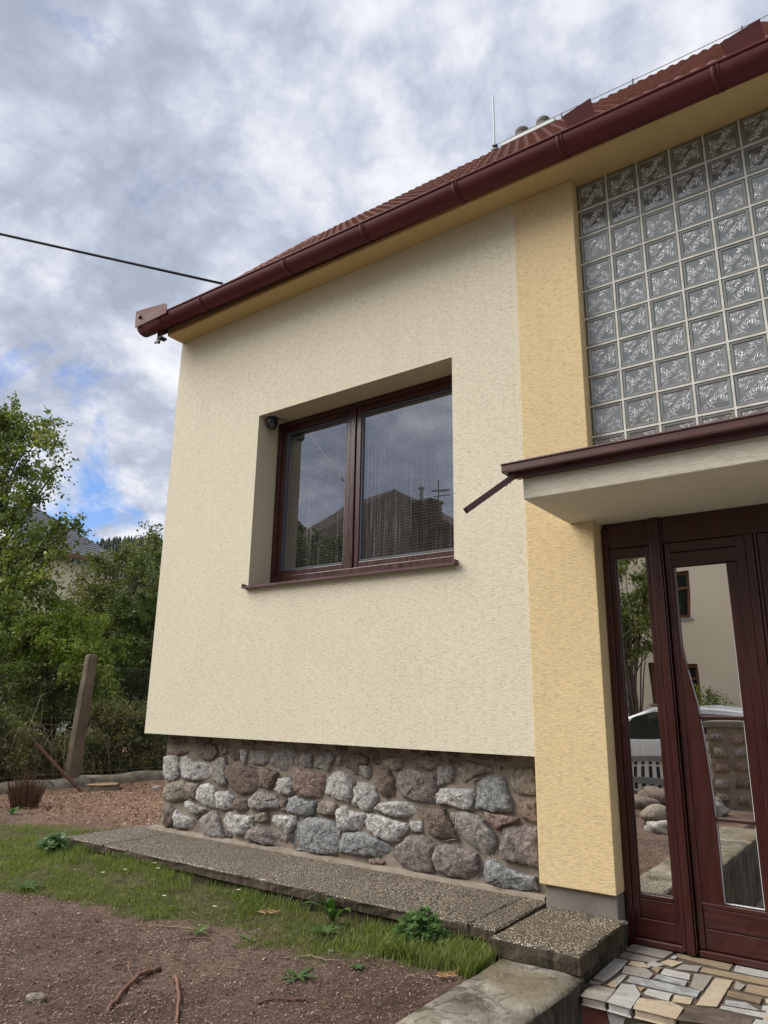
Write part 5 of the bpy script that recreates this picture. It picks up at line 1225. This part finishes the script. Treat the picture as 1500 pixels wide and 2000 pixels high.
b = MB(); b.add([(-7.6, -10.6, 6.2), (3.4, -10.6, 6.2), (3.4, -15, 9.2), (-7.6, -15, 9.2), (3.4, -19.4, 6.2), (-7.6, -19.4, 6.2)], [(0, 1, 2, 3), (3, 2, 4, 5), (0, 3, 5), (1, 4, 2)]); BV(b).build('roof', 'roof_tile_clay', hb)
ha = thing('red_roof_house', 'house with a red tiled roof, chimney and aerial mirrored in the window pane', 'house', (-15, -18, .13)); A0 = Vector((-15, -18, .13))
def AV(b): b.v = [tuple(Vector(v)-A0) for v in b.v]; return b
AV(MB().box(-20.5, -10.4, -21, -14.6, .05, 6.2)).build('wall', 'beige_render', ha)
b = MB(); b.add([(-21.2, -14, 6.15), (-9.8, -14, 6.15), (-9.8, -21.6, 6.15), (-21.2, -21.6, 6.15), (-17.2, -16.4, 9.0), (-14.6, -16.4, 9.3)], [(0, 1, 5, 4), (1, 2, 5), (2, 3, 4, 5), (3, 0, 4)]); AV(b).build('roof', 'shaded_roof', ha)  # roof shade is put into the tile colour
cq = AV(MB().box(-12.55, -11.85, -14.9, -14.2, 6.2, 7.95)).build('chimney', 'shaded_roof', ha); AV(MB().box(-12.6, -11.8, -14.95, -14.15, 7.95, 8.03)).build('chimney_cap', 'grey_render', cq)
AV(MB().tube([(-12.38, -14.5, 8.0), (-12.38, -14.5, 8.5)], .06, 10).lathe([(.10, 8.5), (.10, 8.54)], (-12.38, -14.5, 0), 12)).build('flue_pipe', 'zinc', cq)
AV(MB().tube([(-11.75, -14.5, 6.5), (-11.75, -14.5, 8.7)], .02, 6).tube([(-12.0, -14.5, 8.35), (-11.2, -14.4, 8.25)], .02, 5).tube([(-11.9, -14.5, 8.15), (-11.2, -14.4, 8.05)], .02, 5)).build('aerial', 'dark_steel', ha)
for i in range(6): AV(MB().tube([(-11.85+.1*i, -14.7, 8.32-.015*i), (-11.85+.1*i, -14.25, 8.32-.015*i)], .01, 4)).build('aerial_element', 'dark_steel', ha)
bush('street_tree', 'small leafy tree mirrored in the narrow side pane of the door', 'tree', (-4.15, -9.2, .13), (-4.15, -9.2, 3.3), (.70, .6, 1.15), 46, .30, 13, 16, .065, 'leaf_olive', 201, None, .05)
bush('yew_shrub', 'rounded green shrub mirrored low in the door glass', 'shrub', (-3.05, -10.2, .13), (-3.05, -10.2, 1.25), (.45, .4, .75), 30, .22, 9, 12, .05, 'leaf_bright', 211, None, .04)
bush('garden_laurel', 'dark garden shrub mirrored at the bottom of the left window pane', 'shrub', (-14.6, -10.6, .13), (-14.6, -10.6, 4.0), (2.8, 1.6, 2.9), 110, .6, 18, 20, .12, 'leaf_dark', 221, None, .08)
# parked car
car = thing('parked_car', 'white parked car mirrored in the door glass behind the picket fence', 'car', (-2.9, -8, .13))
prof = [(-2.2, .28), (-2.2, .72), (-1.95, .88), (-1.15, .98), (-.75, 1.30), (-.35, 1.45), (.3, 1.47), (1.0, 1.40), (1.75, 1.0), (2.1, .92), (2.15, .3)]
b = MB(); nP = len(prof)
for y, sc in ((-.88, 0), (-.80, 1), (.80, 1), (.88, 0)):
    for x, z in prof: b.v.append((x*(.985 if sc else 1), y*(.86 if z > 1.05 else 1), z))
for k in range(3):
    for i in range(nP): b.face((k*nP+i, k*nP+(i+1) % nP, (k+1)*nP+(i+1) % nP, (k+1)*nP+i))
b.face(range(nP)); b.face(range(3*nP, 4*nP)); b.build('body', 'car_paint', car, .03, 2)
for s_ in (-1, 1):
    MB().prism([(-1.30, .60), (-1.02, .98), (-.62, 1.30), (-.30, 1.39), (.15, 1.40), (.15, .60)], 1, s_*.79, s_*.885).prism([(.21, .60), (.21, 1.40), (.95, 1.33), (1.45, 1.02), (1.45, .60)], 1, s_*.79, s_*.885).build('side_window', 'car_glass', car)
    MB().prism([(-2.0, .22), (-2.1, .58), (2.0, .58), (2.05, .22)], 1, s_*.80, s_*.888).build('dark_side_plate', 'black_plastic', car)  # dark plate over the lower side, showing between the pickets
    for x in (-1.4, 1.35):
        wq = MB().tube([(x, s_*.70, .32), (x, s_*.90, .32)], .32, 24).build('wheel', 'tyre', car, .02); MB().tube([(x, s_*.89, .32), (x, s_*.915, .32)], .2, 16).build('rim', 'zinc', wq)
# picket fence on a low wall
pf = thing('picket_fence', 'white picket fence on a low grey wall mirrored in the side pane', 'fence', (-4.5, -6.5, .13))
MB().box(-5.0, 2.35, -.12, .12, -.1, .32).build('low_wall', 'grey_render', pf)
for z in (.42, .70): MB().box(-5.0, 2.25, .02, .05, z, z+.075).build('rail', 'fence_grey', pf)
pk = MB().box(-.024, .024, -.012, .012, .33, .93).mesh('picket', 'fence_white')
for i in range(70): link('picket', pk, pf, (-4.95+i*.103, 0, 0))
gp0 = thing('gate_pillar', 'square rubble stone gate pillar mirrored in the door glass', 'pillar', (-1.95, -6, .05))
MB().box(-.22, .22, -.22, .22, 0, 1.30).build('core', 'wall_mortar', gp0); MB().box(-.27, .27, -.27, .27, 1.30, 1.38).build('cap', 'grey_render', gp0, .01)
for i in range(7):
    for j in range(2):
        for fc in range(2):
            w_, h_ = random.uniform(.075, .10), random.uniform(.055, .075); z = .12+i*.175+random.uniform(-.02, .02); a = -.11+.22*j+random.uniform(-.02, .02)
            b = MB(); b.smooth = True
            V8 = [(-w_, 0, -h_), (w_, 0, -h_*.7), (w_*.9, 0, h_), (-w_*.8, 0, h_*.9), (-w_*.7, .05, -h_*.7), (w_*.75, .055, -h_*.5), (w_*.6, .045, h_*.7), (-w_*.6, .05, h_*.6)]
            b.add([((a+v[0]), .215+v[1], z+v[2]) if fc == 0 else (-.215-v[1], a+v[0], z+v[2]) for v in V8], [(4, 5, 6, 7), (0, 1, 5, 4), (1, 2, 6, 5), (2, 3, 7, 6), (3, 0, 4, 7)]); b.build('stone', 'stone_'+random.choice('brtg'), gp0)
ig = thing('iron_gate', 'dark iron bar gate beside the rubble pillar mirrored in the door', 'gate', (-1.7, -6, .05))
for i in range(10): MB().box(.05+i*.11-.01, .05+i*.11+.01, -.01, .01, .1, 1.1).build('bar', 'dark_steel', ig)
for z in (.2, 1.0): MB().box(0, 1.15, -.015, .015, z, z+.03).build('rail', 'dark_steel', ig)
rl = ['largest boulder of the rock garden mirrored in the side pane', 'brown boulder in front of the low grey wall', 'reddish boulder left of the largest one', 'grey rock nearest the picket fence', 'small round rock at the foot of the low wall', 'flat rock by the garden wall', 'rounded tan rock in the middle of the rock garden', 'dark rock between the tan and the red ones', 'pale rock at the edge of the path', 'small grey rock beside the flat one']
for (x, y, r__), l_, k in zip([(-2.35, -4.0, .20), (-2.75, -5.6, .22), (-2.9, -4.3, .17), (-2.2, -5.8, .16), (-2.5, -6.1, .12), (-2.05, -4.9, .17), (-2.3, -5.2, .2), (-2.75, -4.9, .16), (-2.15, -3.4, .13), (-1.98, -4.4, .11)], rl, 'tbrgtgtbwg'): pebble(l_, x, y, r__, (1.2, .9, .6), 'stone_'+k, 'rock', 'rock')
